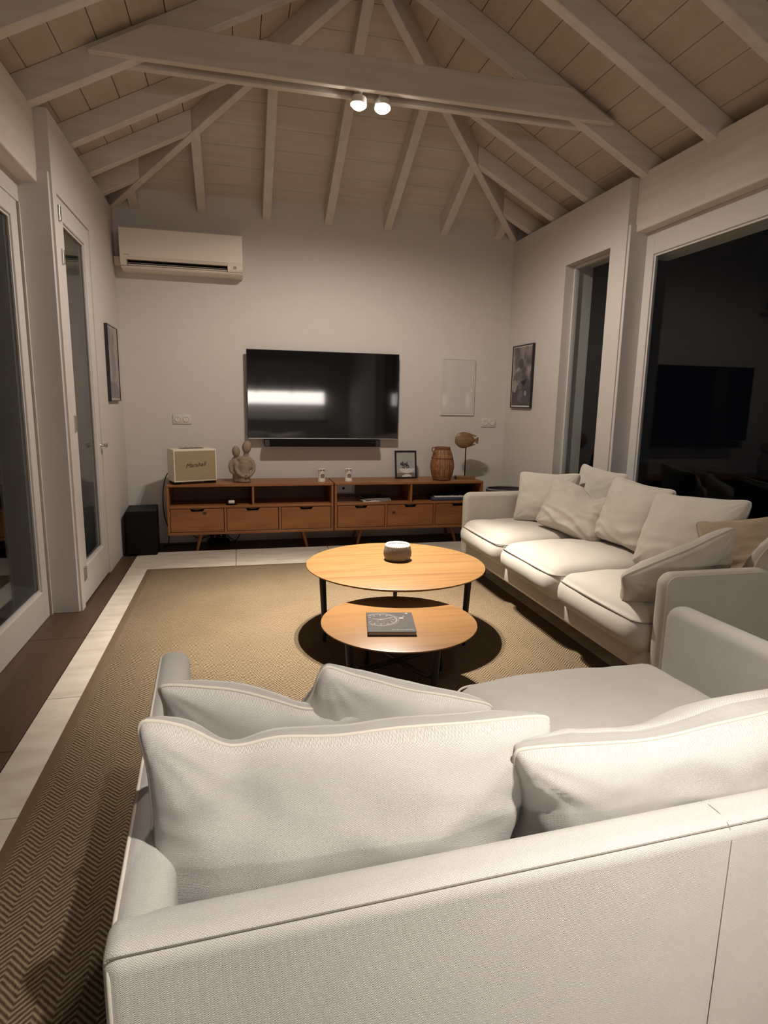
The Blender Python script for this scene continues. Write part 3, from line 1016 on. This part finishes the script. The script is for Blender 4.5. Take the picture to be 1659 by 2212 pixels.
obj('printed_dial', ring2d(wx - .028, wy - .012, .016, .018, zt), M['ink'], fc)
obj('printed_dial', ring2d(wx + .030, wy + .004, .018, .020, zt), M['ink'], fc)
obj('printed_dial', ring2d(wx, wy - .034, .015, .017, zt), M['ink'], fc)
for k in range(12):
    a = R(30 * k)
    cx_, cy_ = wx + .06 * math.cos(a), wy + .06 * math.sin(a)
    if cx_ < -bw / 2 + .012:
        continue
    obj('printed_mark', B(-.0065, .0065, -.002, .002, 0, .0003), M['ink2'], fc, loc=(cx_, cy_, bt), rot=(0, 0, a))
for a, l in ((25, .052), (160, .04)):
    obj('printed_hand', B(0, l, -.0018, .0018, 0, .0003), M['ink2'], fc, loc=(wx, wy, bt), rot=(0, 0, R(a)))
obj('printed_crown', B(0, .02, -.008, .008, 0, .0003), M['ink2'], fc, loc=(wx + .088, wy + .018, bt), rot=(0, 0, R(10)))
obj('printed_crown', B(0, .012, -.005, .005, 0, .0003), M['ink'], fc, loc=(wx + .105, wy + .045, bt), rot=(0, 0, R(18)))
obj('printed_emblem', ring2d(.082, .112, 0, .006, zt), M['ink2'], fc)
rb = random.Random(5)
b_ = bmesh.new()
xx = .0
while xx < .098:                            # small illegible title lettering, two lines
    wv = rb.uniform(.002, .004)
    hv = rb.uniform(.010, .022)
    box(b_, xx, xx + wv, -.108, -.108 + hv, bt, bt + .0003)
    xx += wv + rb.uniform(.002, .005)
obj('printed_title', b_, M['ink'], fc, kind='stuff')

# ================================================================= MEDIA CABINETS
CT, CBZ, CY0, CY1 = .615, .165, 5.50, 5.90
def cabinet_proto(label, x0, knots):
    Wc = 1.462
    c = thing('media_cabinet', label, 'cabinet', (x0 + Wc / 2, 0, 0), group='pine media cabinets')
    h = Wc / 2
    def part(name, x0, x1, y0, y1, z0, z1, m='pine', bev=.003):
        return obj(name, B(x0, x1, y0, y1, z0, z1, bev, 1), M[m], c)
    part('top_panel', -h, h, CY0, CY1, CT - .022, CT)
    part('bottom_panel', -h, h, CY0 + .003, CY1, CBZ, CBZ + .024)
    part('side_panel', -h, -h + .022, CY0 + .003, CY1, CBZ + .024, CT - .022, 'pine_z')
    part('side_panel', h - .022, h, CY0 + .003, CY1, CBZ + .024, CT - .022, 'pine_z')
    part('shelf', -h + .022, h - .022, CY0 + .004, CY1, .402, .424)
    part('divider', -.009 + .005, .009 + .005, CY0 + .006, CY1, .424, CT - .022, 'pine_z')
    part('drawer_back', -h + .022, h - .022, CY1 - .012, CY1, CBZ + .024, .402)
    yb0, yb1, zb0, zb1 = CY1 - .008, CY1 - .002, .424, CT - .022
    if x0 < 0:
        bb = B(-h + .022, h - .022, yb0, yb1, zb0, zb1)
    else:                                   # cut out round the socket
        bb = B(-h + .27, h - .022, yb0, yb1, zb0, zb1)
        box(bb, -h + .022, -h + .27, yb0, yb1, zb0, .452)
    obj('shade_panel', bb, M['pine_shaded'], c)  # dark sheet standing in for the shaded wall behind the open shelf
    dw = (Wc - .044 - .02 * 2) / 3
    for i in range(3):
        xa = -h + .022 + i * (dw + .02)
        if i < 2:
            part('drawer_rail', xa + dw, xa + dw + .02, CY0 + .005, CY1 - .02, CBZ + .024, .402, 'pine_z', .001)
        g_ = .005
        zb, zt_ = CBZ + .024 + g_, .402 - g_
        hw_ = dw / 2 - g_
        hh = (zt_ - zb) / 2
        nt_ = .062
        prof = [(-hw_, -hh), (hw_, -hh), (hw_, hh), (nt_, hh), (nt_ - .014, hh - .022), (-nt_ + .014, hh - .022), (-nt_, hh), (-hw_, hh)]
        b2, c0, c1 = prism(prof, 'y', 0, .018)
        bmesh.ops.triangulate(b2, faces=[c0, c1])
        dr = obj('drawer_front', b2, M[knots.get(i, 'pine')], c, loc=(xa + dw / 2, CY0 + .008, (zb + zt_) / 2))
        obj('finger_pull', B(-nt_ - .01, nt_ + .01, .0185, .023, hh - .05, hh), M['pine'], dr)
        obj('drawer_box', B(-hw_ + .01, hw_ - .01, .0235, .36, -hh + .005, hh - .06), M['pine'], dr)
    for sx in (-1, 1):
        for yy, sy in ((CY0 + .12, -1), (CY1 - .07, 1)):
            obj('leg', tube([(sx * (h - .235), yy + sy * .02, .0), (sx * (h - .275), yy, CBZ)], [.012, .021], 14), M['pine_z'], c, smooth=40)
    return c
cabinet_proto('low pine media cabinet with three drawers, left one under the cream speaker', -.608, {0: 'pine_knot1'})
cabinet_proto('low pine media cabinet with three drawers, right one under the wooden fish', .864, {1: 'pine_knot2'})

# small things in the open shelves
wb = thing('white_charging_case', 'tiny white rounded case in the left cabinet open shelf', 'case', (-.062, 5.56, .4245))
obj('case_body', B(-.028, .028, -.02, .02, .008, .036, .009, 3), M['white_plastic'], wb, smooth=50)
obj('lid_line', B(-.0283, .0283, -.0203, .0203, .0255, .0263), M['grey'], wb)
obj('pad', lathe([(0, 0), (.05, 0), (.05, .007), (.046, .008), (0, .008)], 24), M['blackmatte'], wb, smooth=40)

mags = [('flat white magazine on the right cabinet shelf, lowest of its pile', 'paper', .275, 0, 4), ('flat black magazine in the middle of the pile on the shelf', 'cover', .29, .012, -5),
        ('top black magazine of the pile on the right cabinet shelf', 'blackgloss', .25, .022, 9)]
for lab, mm, wd, dz, az in mags:
    t = thing('magazine', lab, 'magazine', (1.275, 5.66, .4245 + dz), R(az), 'magazines on the cabinet shelf')
    th = .011 if dz == 0 else .009
    obj('pages', B(-wd / 2 + .001, wd / 2 - .001, -.099, .099, .0008, th - .0008), M['page'] if mm != 'paper' else M['paper'], t)
    obj('cover', B(-wd / 2, wd / 2, -.1, .1, th - .0012, th, .0004, 1), M[mm], t)
    obj('cover', B(-wd / 2, wd / 2, -.1, .1, 0, .001, .0003, 1), M[mm], t)

kb = thing('keyboard', 'small navy music keyboard with piano keys on the right cabinet shelf', 'keyboard', (2.05, 5.61, .4245), R(-3))
obj('case_body', B(-.23, .23, -.09, .10, 0, .034, .006, 2), M['keyblue'], kb, smooth=40)
for i in range(15):
    obj('white_key', B(-.20 + i * .0268, -.20 + i * .0268 + .0255, -.088, .02, .0342, .041, .0015, 1), M['white_plastic'], kb)
for i in range(14):
    if i % 7 in (2, 6):
        continue
    obj('black_key', B(-.20 + i * .0268 + .019, -.20 + i * .0268 + .033, -.045, .02, .041, .050, .0015, 1), M['blackgloss'], kb)
obj('control_panel', B(-.22, .22, .03, .095, .034, .0375), M['blackmatte'], kb)
for i in range(6):
    obj('knob', lathe([(0, 0), (.009, 0), (.008, .013), (0, .013)], 14, c=(-.18 + i * .07, .062, .0375)), M['blackgloss'], kb, smooth=40)

# ------------------------------------------------------------------ cream speaker
sp = thing('speaker', 'cream amplifier-style speaker with script lettering on the left cabinet end', 'speaker', (-.395, 5.645, CT), R(20))
w2, dp, h0, h1 = .188, .10, .022, .305
obj('speaker_body', B(-w2, w2, -dp, dp, h0, h1, .008, 3), M['ivory'], sp, smooth=40)
b_ = B(-w2 + .002, w2 - .002, -dp - .008, -dp + .002, h0 + .002, h1 - .002, .003, 2)
obj('front_frame', b_, M['ivory'], sp)
obj('grille', B(-w2 + .012, w2 - .012, -dp - .0105, -dp - .004, h0 + .014, h1 - .014, .002, 1), fabric('beige_grille', (.40, .325, .20), (.27, .215, .13), period=.003, bump_s=.4), sp)
obj('lettering', text_mesh('Marshall', .052, 'lettering', .35, .0012), M['gold'], sp, loc=(.0, -dp - .0118, .168), rot=(R(90), R(-4), 0))
obj('control_panel', B(-.10, .10, -.03, .05, h1, h1 + .003), M['gold'], sp)
for i in range(3):
    obj('knob', lathe([(0, 0), (.009, 0), (.008, .012), (0, .012)], 14, c=(-.05 + i * .05, .01, h1 + .003)), M['chrome'], sp, smooth=40)
for sx in (-1, 1):
    obj('foot', B(sx * (w2 - .035) - .028, sx * (w2 - .035) + .028, -dp + .005, dp - .01, 0, h0 + .001, .003, 1), M['blackmatte'], sp)

# ------------------------------------------------------------------ embracing figures sculpture
def blob_mesh(parts, voxel, smooth_it=6):
    bm = bmesh.new()
    for p in parts:
        if p[0] == 'e':
            _, c, r, rot = p
            m = Matrix.Translation(c) @ Matrix.Rotation(rot, 4, 'Y') @ Matrix.Diagonal((*r, 1))
            bmesh.ops.create_uvsphere(bm, u_segments=24, v_segments=16, radius=1, matrix=m)
        else:
            tube(p[1], p[2], 12, bm=bm)
    me = bpy.data.meshes.new('blob')
    bm.to_mesh(me)
    bm.free()
    o = bpy.data.objects.new('blob', me)
    COL.objects.link(o)
    r = o.modifiers.new('r', 'REMESH')
    r.mode = 'VOXEL'
    r.voxel_size = voxel
    s = o.modifiers.new('s', 'SMOOTH')
    s.factor = .5
    s.iterations = smooth_it
    dg = bpy.context.evaluated_depsgraph_get()
    out = bpy.data.meshes.new_from_object(o.evaluated_get(dg))
    bpy.data.objects.remove(o)
    return out
parts = [
    ('t', [(.016, -.008, .004), (.016, -.008, .05), (.018, -.008, .10), (.022, -.009, .15), (.028, -.010, .195)], [.060, .058, .055, .056, .050]),
    ('e', (.022, -.008, .15), (.072, .044, .065), 0),
    ('e', (.030, -.010, .205), (.070, .036, .034), R(6)),        # shoulders
    ('t', [(.036, -.010, .215), (.044, -.014, .27)], [.026, .022]),
    ('e', (.047, -.018, .318), (.041, .044, .058), R(8)),        # taller head
    ('t', [(-.030, .016, .004), (-.034, .016, .10), (-.040, .014, .185)], [.052, .050, .046]),
    ('e', (-.048, .012, .196), (.046, .034, .036), R(-20)),
    ('t', [(-.046, .006, .205), (-.046, .0, .25)], [.024, .021]),
    ('e', (-.047, -.006, .278), (.036, .040, .051), R(-4)),      # lower head
    ('e', (.008, -.006, .018), (.066, .052, .028), 0),
    ('t', [(.086, -.010, .198), (.104, -.016, .15), (.104, -.028, .105), (.078, -.048, .070), (.044, -.058, .056)], [.024, .020, .018, .016, .013]),
    ('t', [(-.040, -.020, .175), (-.052, -.030, .125), (-.034, -.046, .085), (-.004, -.058, .064), (.020, -.062, .056)], [.018, .018, .016, .014, .012]),
    ('t', [(-.082, .010, .192), (-.100, .002, .145), (-.092, -.004, .10), (-.066, -.012, .082)], [.022, .020, .018, .016]),
    ('e', (.028, -.062, .055), (.024, .012, .016), 0),
]
st_me = blob_mesh(parts, .0055, 4)
stt = obj('sculpture', st_me, M['stone_clay'], loc=(.035, 5.64, CT), smooth='all')
tag(stt, 'taupe clay sculpture of two embracing figures beside the cream speaker', 'sculpture')
for i in range(4):
    obj('finger', tube([(.026 + i * .0, -.0765, .048 + i * .007), (.040, -.0745, .0495 + i * .007), (.050, -.069, .051 + i * .007)], .0035, 6), M['stone_clay'], stt, smooth='all')

# ------------------------------------------------------------------ two small white towers with discs
gp = 'pair of small white towers with round discs'
for x, lab in ((.757, 'small white tower with round grey disc, left of the pair below the television'), (1.011, 'small white tower with round grey disc, right of the pair below the television')):
    t = thing('mini_tower', lab, 'ornament', (x, 5.615, CT), R(3 if x > .9 else 8), gp)
    obj('tower_body', lathe([(0, 0), (.037, 0), (.038, .006), (.034, .026), (.031, .045), (.030, .09), (.034, .106), (.036, .116), (.033, .12), (0, .12)], 28), M['white_plastic'], t, smooth=35)
    obj('disc', lathe([(.0, .003), (.014, .003), (.019, 0), (.020, .006), (.0, .006)][::-1], 24), M['grey'], t, loc=(0, -.0285, .056), rot=(R(90), 0, 0), smooth=40)
    for dx in (-.015, .009):
        obj('slot', B(dx - .009, dx + .009, -.0358, -.030, .107, .114), M['blackmatte'], t)

# ------------------------------------------------------------------ framed photo on the cabinet
pf = thing('photo_frame', 'small black framed photo of a plant bowl leaning on the right cabinet', 'picture', (1.615, 5.765, CT), R(2))
pf.rotation_euler = (R(-9), 0, R(2))
fw_, fh_ = .222, .275
b_ = B(-fw_ / 2, -fw_ / 2 + .016, -.01, .008, 0, fh_, .002, 1)
box(b_, fw_ / 2 - .016, fw_ / 2, -.01, .008, 0, fh_, .002, 1)
box(b_, -fw_ / 2 + .016, fw_ / 2 - .016, -.01, .008, 0, .016, .002, 1)
box(b_, -fw_ / 2 + .016, fw_ / 2 - .016, -.01, .008, fh_ - .016, fh_, .002, 1)
obj('frame', b_, M['blackgloss'], pf)
pr = obj('print', B(-fw_ / 2 + .014, fw_ / 2 - .014, -.002, .002, .014, fh_ - .014), mat('pale_grey_photo', (.42, .40, .39), .4), pf)
half = [(-.075 + .15 * i / 20, 0) for i in range(21)]
bowl = [(.01 + .078 * math.cos(R(a)), .098 + .045 * math.sin(R(a))) for a in range(180, 361, 10)]
obj('printed_bowl', prism(bowl, 'y', -.0028, -.0022)[0], M['paper'], pr)
obj('printed_table', B(-fw_ / 2 + .016, fw_ / 2 - .016, -.0027, -.0021, .017, .056), M['grey'], pr)
obj('printed_cloth', prism([(.01 + .05 * math.cos(R(a)), .017 + .026 * math.sin(R(a))) for a in range(0, 181, 12)], 'y', -.0032, -.0028)[0], M['paper'], pr)
rb = random.Random(3)
for i in range(16):
    x, z = rb.uniform(-.05, .035), rb.uniform(.105, .155)
    a = rb.uniform(0, PI)
    pts = [(x + .016 * math.cos(t) * math.cos(a) - .005 * math.sin(t) * math.sin(a), z + .016 * math.cos(t) * math.sin(a) + .005 * math.sin(t) * math.cos(a)) for t in [2 * PI * k / 8 for k in range(8)]]
    obj('printed_leaf', prism(pts, 'y', -.0034 - i * .00003, -.0029 - i * .00003)[0], M['cover'], pr)
obj('glazing', B(-fw_ / 2 + .015, fw_ / 2 - .015, -.0068, -.0055, .015, fh_ - .015), M['clear'], pf)
obj('easel_leg', B(-.02, .02, .008, .013, .0, .2), M['blackmatte'], pf, rot=(R(-16), 0, 0), loc=(0, .002, .002))

# ------------------------------------------------------------------ rattan lantern vase
vz = thing('lantern', 'amber rattan lantern with rope neck and loop handle beside the wooden fish', 'lantern', (1.945, 5.645, CT), 0)
prof = [(0, 0), (.078, 0), (.085, .01), (.102, .06), (.113, .12), (.112, .16), (.100, .22), (.086, .27), (.074, .295), (.068, .30), (.066, .295), (0, .295)]
obj('basket_body', lathe(prof, 120, flute=.012, nf=30), M['rattan'], vz, smooth=60)
for i in range(15):
    a = 2 * PI * i / 15
    pts = [(r * 1.012 * math.cos(a), r * 1.012 * math.sin(a), z) for r, z in prof[1:10]]
    obj('rib', tube(pts, .0028, 6), M['rope'], vz, smooth='all')
for z, r in ((.012, .088), (.215, .103)):
    obj('hoop', tube([(r * math.cos(2 * PI * k / 36), r * math.sin(2 * PI * k / 36), z) for k in range(36)], .005, 6, closed=True), M['rope'], vz, smooth='all')
for i in range(3):
    obj('rope_neck', tube([(.070 * math.cos(2 * PI * k / 36), .070 * math.sin(2 * PI * k / 36), .293 + i * .011) for k in range(36)], .0065, 6, closed=True), M['rope'], vz, smooth='all')
obj('handle', tube([(-.06, -.01, .30), (-.085, -.012, .318), (-.112, -.02, .312), (-.118, -.026, .29), (-.10, -.03, .268), (-.085, -.03, .262)], .0055, 8), M['rope'], vz, smooth='all')

# ------------------------------------------------------------------ wooden fish
fs = thing('fish_figurine', 'carved wooden fish on a thin rod stand at the cabinet right end', 'figurine', (2.205, 5.70, CT), R(-4))
obj('stand_base', B(-.096, .096, -.04, .04, 0, .028, .003, 1), M['fishwood'], fs)
obj('rod', tube([(0, 0, .028), (0, 0, .33)], .0055, 10), M['blackmatte'], fs, smooth=40)
bm = bmesh.new()
n1, n2 = 26, 20
ringz = []
for i in range(n1 + 1):
    t = i / n1
    x = -.112 + .205 * t
    prof_h = .076 * (math.sin(PI * min(1, t * .97 + .03) ** .82)) ** .72 + .004
    th_ = .024 * (math.sin(PI * (t * .96 + .03))) ** .6 + .003
    ringz.append([bm.verts.new((x, th_ * math.cos(2 * PI * k / n2), .385 + prof_h * math.sin(2 * PI * k / n2) - .004 * t)) for k in range(n2)])
for a, b in zip(ringz, ringz[1:]):
    for k in range(n2):
        bm.faces.new((a[k], a[(k + 1) % n2], b[(k + 1) % n2], b[k]))
bm.faces.new(ringz[0][::-1])
bm.faces.new(ringz[-1])
fb = obj('fish_body', bm, M['fishwood'], fs, smooth=60)
for nm, pts in (('tail_fin', [(.070, .385), (.098, .398), (.120, .414), (.126, .409), (.116, .385), (.122, .352), (.114, .348), (.090, .368)]),
                ('dorsal_fin', [(-.02, .452), (.03, .455), (.07, .438), (.108, .428), (.106, .422), (.075, .418), (.05, .43)]),
                ('belly_fin', [(.0, .315), (.04, .318), (.075, .330), (.098, .340), (.092, .346), (.06, .345), (.03, .335)])):
    b2, c0, c1 = prism(pts, 'y', -.006, .006)
    bmesh.ops.triangulate(b2, faces=[c0, c1])
    obj(nm, b2, M['fishwood'], fs)
for sy in (-1, 1):
    obj('eye', lathe([(0, 0), (.006, 0), (.004, .003), (0, .004)], 12), M['blackmatte'], fb, loc=(-.08, sy * .014, .395), rot=(R(-90 * sy), 0, 0))

# ================================================================= TELEVISION, SOUNDBAR
tv = thing('television', 'large black flat television mounted on the back wall', 'television', (.824, D, 1.402))
tw, th = .725, .4085
obj('back_shell', B(-tw + .02, tw - .02, -.065, -.03, -th + .02, th - .02, .01, 2), M['blackmatte'], tv)
obj('bezel', B(-tw, tw, -.080, -.058, -th, th, .003, 1), M['blackgloss'], tv)
obj('screen', B(-tw + .006, tw - .006, -.0815, -.079, -th + .012, th - .006), M['tvscreen'], tv)
obj('lower_trim', B(-tw + .003, tw - .003, -.0825, -.080, -th + .001, -th + .006), M['chrome'], tv)
obj('wall_bracket', B(-.25, .25, -.032, -.001, -.18, .18, .003, 1), M['black'], tv)
sb = thing('soundbar', 'black soundbar hung right below the television', 'soundbar', (.807, D, .957))
obj('housing', B(-.558, .558, -.125, -.02, -.035, .033, .006, 2), M['blackmatte'], sb, smooth=40)
obj('grille', B(-.51, .51, -.127, -.12, -.031, .029, .002, 1), M['blackmatte'], sb)
for sx in (-1, 1):
    obj('bracket', B(sx * .35 - .02, sx * .35 + .02, -.022, 0, -.02, .02), M['black'], sb)
    obj('end_cap', B(sx * .5335 - .0235, sx * .5335 + .0235, -.1268, -.12, -.032, .03, .002, 1), M['blackgloss'], sb)

# ================================================================= AIR CONDITIONER
ac = thing('air_conditioner', 'white wall-mounted air conditioner high on the back wall', 'air conditioner', (-.415, D, 2.42))
prof = [(0, .0), (-.10, -.002), (-.160, .010), (-.172, .020), (-.168, .028), (-.11, .036), (-.11, .082), (-.186, .076), (-.2065, .10), (-.215, .16), (-.216, .24), (-.210, .32), (-.19, .332), (0, .332)]
b2, c0, c1 = prism(prof, 'x', -.50, .498)
bmesh.ops.triangulate(b2, faces=[c0, c1])
obj('case_body', b2, M['ac'], ac, smooth=25)
prf = [(-.1785, .0275), (-.19, .045), (-.197, .075), (-.2075, .102), (-.17, .102), (-.128, .066), (-.128, .046)]
for xa, xb_ in ((-.5, -.452), (.37, .498)):
    b2, c0, c1 = prism(prf, 'x', xa, xb_)
    bmesh.ops.triangulate(b2, faces=[c0, c1])
    obj('end_cheek', b2, M['ac'], ac)
obj('vent_slot', B(-.452, .37, -.118, -.109, .036, .083), M['blackmatte'], ac)
obj('louver', B(-.447, .365, -.026, .026, -.003, .003, .002, 1), M['ac'], ac, loc=(0, -.150, .033), rot=(R(-14), 0, 0))
obj('louver', B(-.447, .365, -.020, .020, -.002, .002), mat('louver_grey', (.30, .27, .25), .5), ac, loc=(0, -.140, .050), rot=(R(-14), 0, 0))
obj('indicator_window', B(.42, .445, -.1975, -.190, .052, .072, .001, 1), M['grey'], ac)
obj('indicator_light', B(.430, .437, -.1985, -.1970, .056, .062), M['wax'], ac)
obj('maker_mark', B(-.47, -.425, -.2085, -.2045, .108, .112), M['grey'], ac)
obj('pipe_cover', B(-.570, -.50, -.085, 0, .045, .115, .004, 1), M['ac'], ac)

# ================================================================= WALL SOCKETS, PANEL
gs = 'white double wall sockets'
M['socket'] = mat('socket_plastic', (.60, .565, .53), .4)
for x, z, lab in ((-.488, 1.166, 'white double wall socket above the cream speaker'), (2.537, 1.166, 'white double wall socket near the right corner beside the fish')):
    s = thing('wall_socket', lab, 'socket', (x, D, z), group=gs)
    obj('plate', B(-.081, .081, -.010, 0, -.045, .045, .003, 2), M['socket'], s, smooth=40)
    for sx in (-1, 1):
        obj('socket_ring', lathe([(.029, 0), (.029, .004), (.026, .006), (.022, .006), (.020, .002), (.018, -.0005)], 28), M['socket'], s, loc=(sx * .037, -.010, 0), rot=(R(90), 0, 0), smooth=40)
        obj('socket_well', lathe([(0, 0), (.020, 0), (.020, .001), (0, .001)], 24), M['ac'], s, loc=(sx * .037, -.0098, 0), rot=(R(90), 0, 0))
        obj('pin_bar', B(sx * .037 - .004, sx * .037 + .004, -.014, -.0105, -.016, .016, .001, 1), M['socket'], s)
s = thing('wall_socket', 'grey wall socket seen through the right cabinet open shelf', 'socket', (1.03, D, .50))
obj('plate', B(-.078, .078, -.010, 0, -.042, .042, .003, 1), M['white_plastic'], s)
obj('socket_well', lathe([(0, 0), (.013, 0), (.013, .002), (0, .002)], 20), M['blackmatte'], s, loc=(-.01, -.010, .0), rot=(R(90), 0, 0))

ep = thing('electrical_panel', 'flush white electrical panel door on the back wall', 'panel', (2.187, D, 1.517))
b_ = B(-.178, -.166, -.016, 0, -.281, .281)
box(b_, .166, .178, -.016, 0, -.281, .281)
box(b_, -.166, .166, -.016, 0, .271, .281)
box(b_, -.166, .166, -.016, 0, -.281, -.262)
obj('frame', b_, M['frame'], ep)
obj('door', B(-.1645, .1645, -.0135, -.003, -.2605, .2695, .001, 1), mat('gloss_white_door', (.555, .53, .52), .05, spec=.5), ep)
obj('latch', B(.143, .155, -.0155, -.013, -.045, -.02, .001, 1), M['ac'], ep)

# ================================================================= WALL PICTURES
def wall_picture(name, label, x, yc, zc_, sgn, w_, h_, pm, shapes):
    t = thing(name, label, 'picture', (x, yc, zc_), group='black framed photo prints')
    d0, d1 = (0, sgn * .026)
    lo, hi = min(d0, d1), max(d0, d1)
    b_ = B(lo, hi, -w_ / 2, -w_ / 2 + .011, -h_ / 2, h_ / 2, .001, 1)
    box(b_, lo, hi, w_ / 2 - .011, w_ / 2, -h_ / 2, h_ / 2, .001, 1)
    box(b_, lo, hi, -w_ / 2 + .011, w_ / 2 - .011, -h_ / 2, -h_ / 2 + .011, .001, 1)
    box(b_, lo, hi, -w_ / 2 + .011, w_ / 2 - .011, h_ / 2 - .011, h_ / 2, .001, 1)
    obj('frame', b_, M['blackgloss'], t)
    a, b = sorted((sgn * .004, sgn * .019))
    obj('mat_board', B(a, b, -w_ / 2 + .010, w_ / 2 - .010, -h_ / 2 + .010, h_ / 2 - .010), M['paper'], t)
    a, b = sorted((sgn * .019, sgn * .0198))
    p = obj('print', B(a, b, -w_ / 2 + .020, w_ / 2 - .020, -h_ / 2 + .024, h_ / 2 - .020), pm, t)
    k = 0
    for nm, pts, mm in shapes:
        k += 1
        a, b = sorted((sgn * (.0198 + .00025 * k), sgn * (.0199 + .00025 * k)))
        b2, c0, c1 = prism(pts, 'x', a, b)
        bmesh.ops.triangulate(b2, faces=[c0, c1])
        obj(nm, b2, M[mm] if isinstance(mm, str) else mm, p)
    a, b = sorted((sgn * .0225, sgn * .0235))
    obj('glazing', B(a, b, -w_ / 2 + .011, w_ / 2 - .011, -h_ / 2 + .011, h_ / 2 - .011), M['clear'], t)
dk = mat('print_dark', (.045, .036, .038), .5)
md = mat('print_mid', (.13, .11, .11), .5)
pl = mat('print_pale', (.34, .30, .28), .5)
def ell(cy, cz, ry, rz, rot=0, n=18):
    return [(cy + ry * math.cos(t) * math.cos(rot) - rz * math.sin(t) * math.sin(rot), cz + ry * math.cos(t) * math.sin(rot) + rz * math.sin(t) * math.cos(rot)) for t in [2 * PI * k / n for k in range(n)]]
wall_picture('wall_picture', 'black framed monochrome print on the left wall by the glass door', XL, 5.50, 1.62, 1, .42, .60, M['printA'],
             [('printed_hill', [(-.19, -.275), (.19, -.275), (.19, -.20), (.05, -.155), (-.08, -.15), (-.19, -.13)], dk),
              ('printed_figure', ell(-.02, .10, .05, .13, .1), md), ('printed_figure', ell(.03, -.02, .035, .10, -.2), md), ('printed_trunk', [(-.12, .27), (-.09, .27), (-.075, .0), (-.10, -.02)], md),
              ('printed_trunk', [(.05, .0), (.075, .0), (.085, -.16), (.06, -.16)], md), ('printed_head', ell(.01, .20, .035, .05), dk)])
wall_picture('wall_picture', 'black framed monochrome flower print on the right wall', XR, 5.575, 1.622, -1, .43, .60, M['printB'],
             [('printed_ground', [(-.19, -.275), (.19, -.275), (.19, -.08), (.12, -.11), (.04, -.06), (-.06, -.09), (-.12, -.02), (-.19, -.05)], dk),
              ('printed_flower', ell(.10, .135, .075, .045, .2), md), ('printed_flower', ell(.02, .12, .055, .05), dk), ('printed_petal', ell(.12, .05, .09, .022, -.35), pl),
              ('printed_petal', ell(.10, .0, .07, .045, -.4), md), ('printed_petal', ell(.14, -.09, .05, .06), pl), ('printed_flower', ell(.02, -.09, .045, .035), md),
              ('printed_flower', ell(.0, -.17, .05, .04), md), ('printed_flower', ell(-.10, -.16, .025, .025), pl), ('printed_flower', ell(.03, -.215, .05, .022, .5), md)])

# ================================================================= SUBWOOFER, CABLES, BAG
sw = thing('subwoofer', 'black subwoofer box on the floor in the left corner', 'subwoofer', (-.832, 5.66, 0), R(4))
obj('cabinet_body', B(-.125, .125, -.17, .17, .012, .392, .005, 2), mat('black_ash', (.005, .005, .0055), .5, spec=.2), sw)
obj('grille', B(-.118, .118, -.184, -.17, .02, .384, .006, 2), M['blackmatte'], sw)
for x in (-.1, .1):
    for y in (-.14, .14):
        obj('foot', lathe([(0, 0), (.016, 0), (.016, .013), (0, .013)], 12, c=(x, y, 0)), M['blackmatte'], sw)

def cable(label, pts, r=.004):
    ps = [Vector(p) for p in pts]
    out = []
    for i in range(len(ps) - 1):
        p0, p1, p2, p3 = ps[max(i - 1, 0)], ps[i], ps[i + 1], ps[min(i + 2, len(ps) - 1)]
        for k in range(8):
            t = k / 8
            out.append(.5 * ((2 * p1) + (p2 - p0) * t + (2 * p0 - 5 * p1 + 4 * p2 - p3) * t * t + (3 * p1 - p0 - 3 * p2 + p3) * t ** 3))
    out.append(ps[-1])
    o = obj('power_cable', tube(out, r, 6), M['blackmatte'], smooth='all')
    return tag(o, label, 'cable', 'black cables by the media cabinet')
cable('black cable hanging from the cream speaker beside the cabinet end', [(-.56, 5.72, .74), (-.63, 5.75, .66), (-.665, 5.78, .5), (-.665, 5.80, .3), (-.63, 5.80, .15), (-.64, 5.78, .03), (-.672, 5.76, .005)])
cable('black cable lying on the dark border under the left cabinet', [(-.68, 5.80, .006), (-.58, 5.84, .006), (-.42, 5.85, .006), (-.34, 5.86, .05), (-.28, 5.86, .15)])
cable('black cable looping under the left cabinet next to its leg', [(-.46, 5.83, .155), (-.40, 5.85, .07), (-.33, 5.85, .06), (-.25, 5.85, .10), (-.2, 5.85, .155)])
cable('black cable loop to the right of the power block under the cabinet', [(-.14, 5.82, .155), (-.10, 5.80, .08), (-.04, 5.79, .04), (.0, 5.80, .09), (.02, 5.82, .155)])
pb = thing('power_block', 'black power block with plugs on the floor under the left cabinet', 'power strip', (-.19, 5.80, 0), R(5))
obj('housing', B(-.10, .10, -.05, .05, 0, .055, .015, 3), M['blackmatte'], pb, smooth=40)
for i in range(3):
    obj('plug', B(-.08 + i * .055, -.04 + i * .055, -.025, .02, .05, .115, .008, 2), M['blackmatte'], pb)

bg = thing('storage_basket', 'dark felt basket with pale rim tucked behind the long sofa far arm', 'basket', (2.42, 5.18, 0), R(4))
prf = [(0, .0), (.17, .0), (.185, .02), (.195, .57), (.190, .585), (.183, .57), (.172, .03), (0, .03)]
b_ = lathe(prf, 40)
bmesh.ops.scale(b_, vec=(1, .8, 1), verts=b_.verts)
obj('basket_body', b_, M['darkbag'], bg, smooth=40)
obj('rim', tube([(.19 * math.cos(2 * PI * k / 40), .152 * math.sin(2 * PI * k / 40), .585) for k in range(40)], .007, 8, closed=True), M['grey'], bg, smooth='all')

# outside ground
og = obj('terrace_ground', B(-9, 11, -8, 14, -.25, -.12), M['night_ground'], kind='structure')
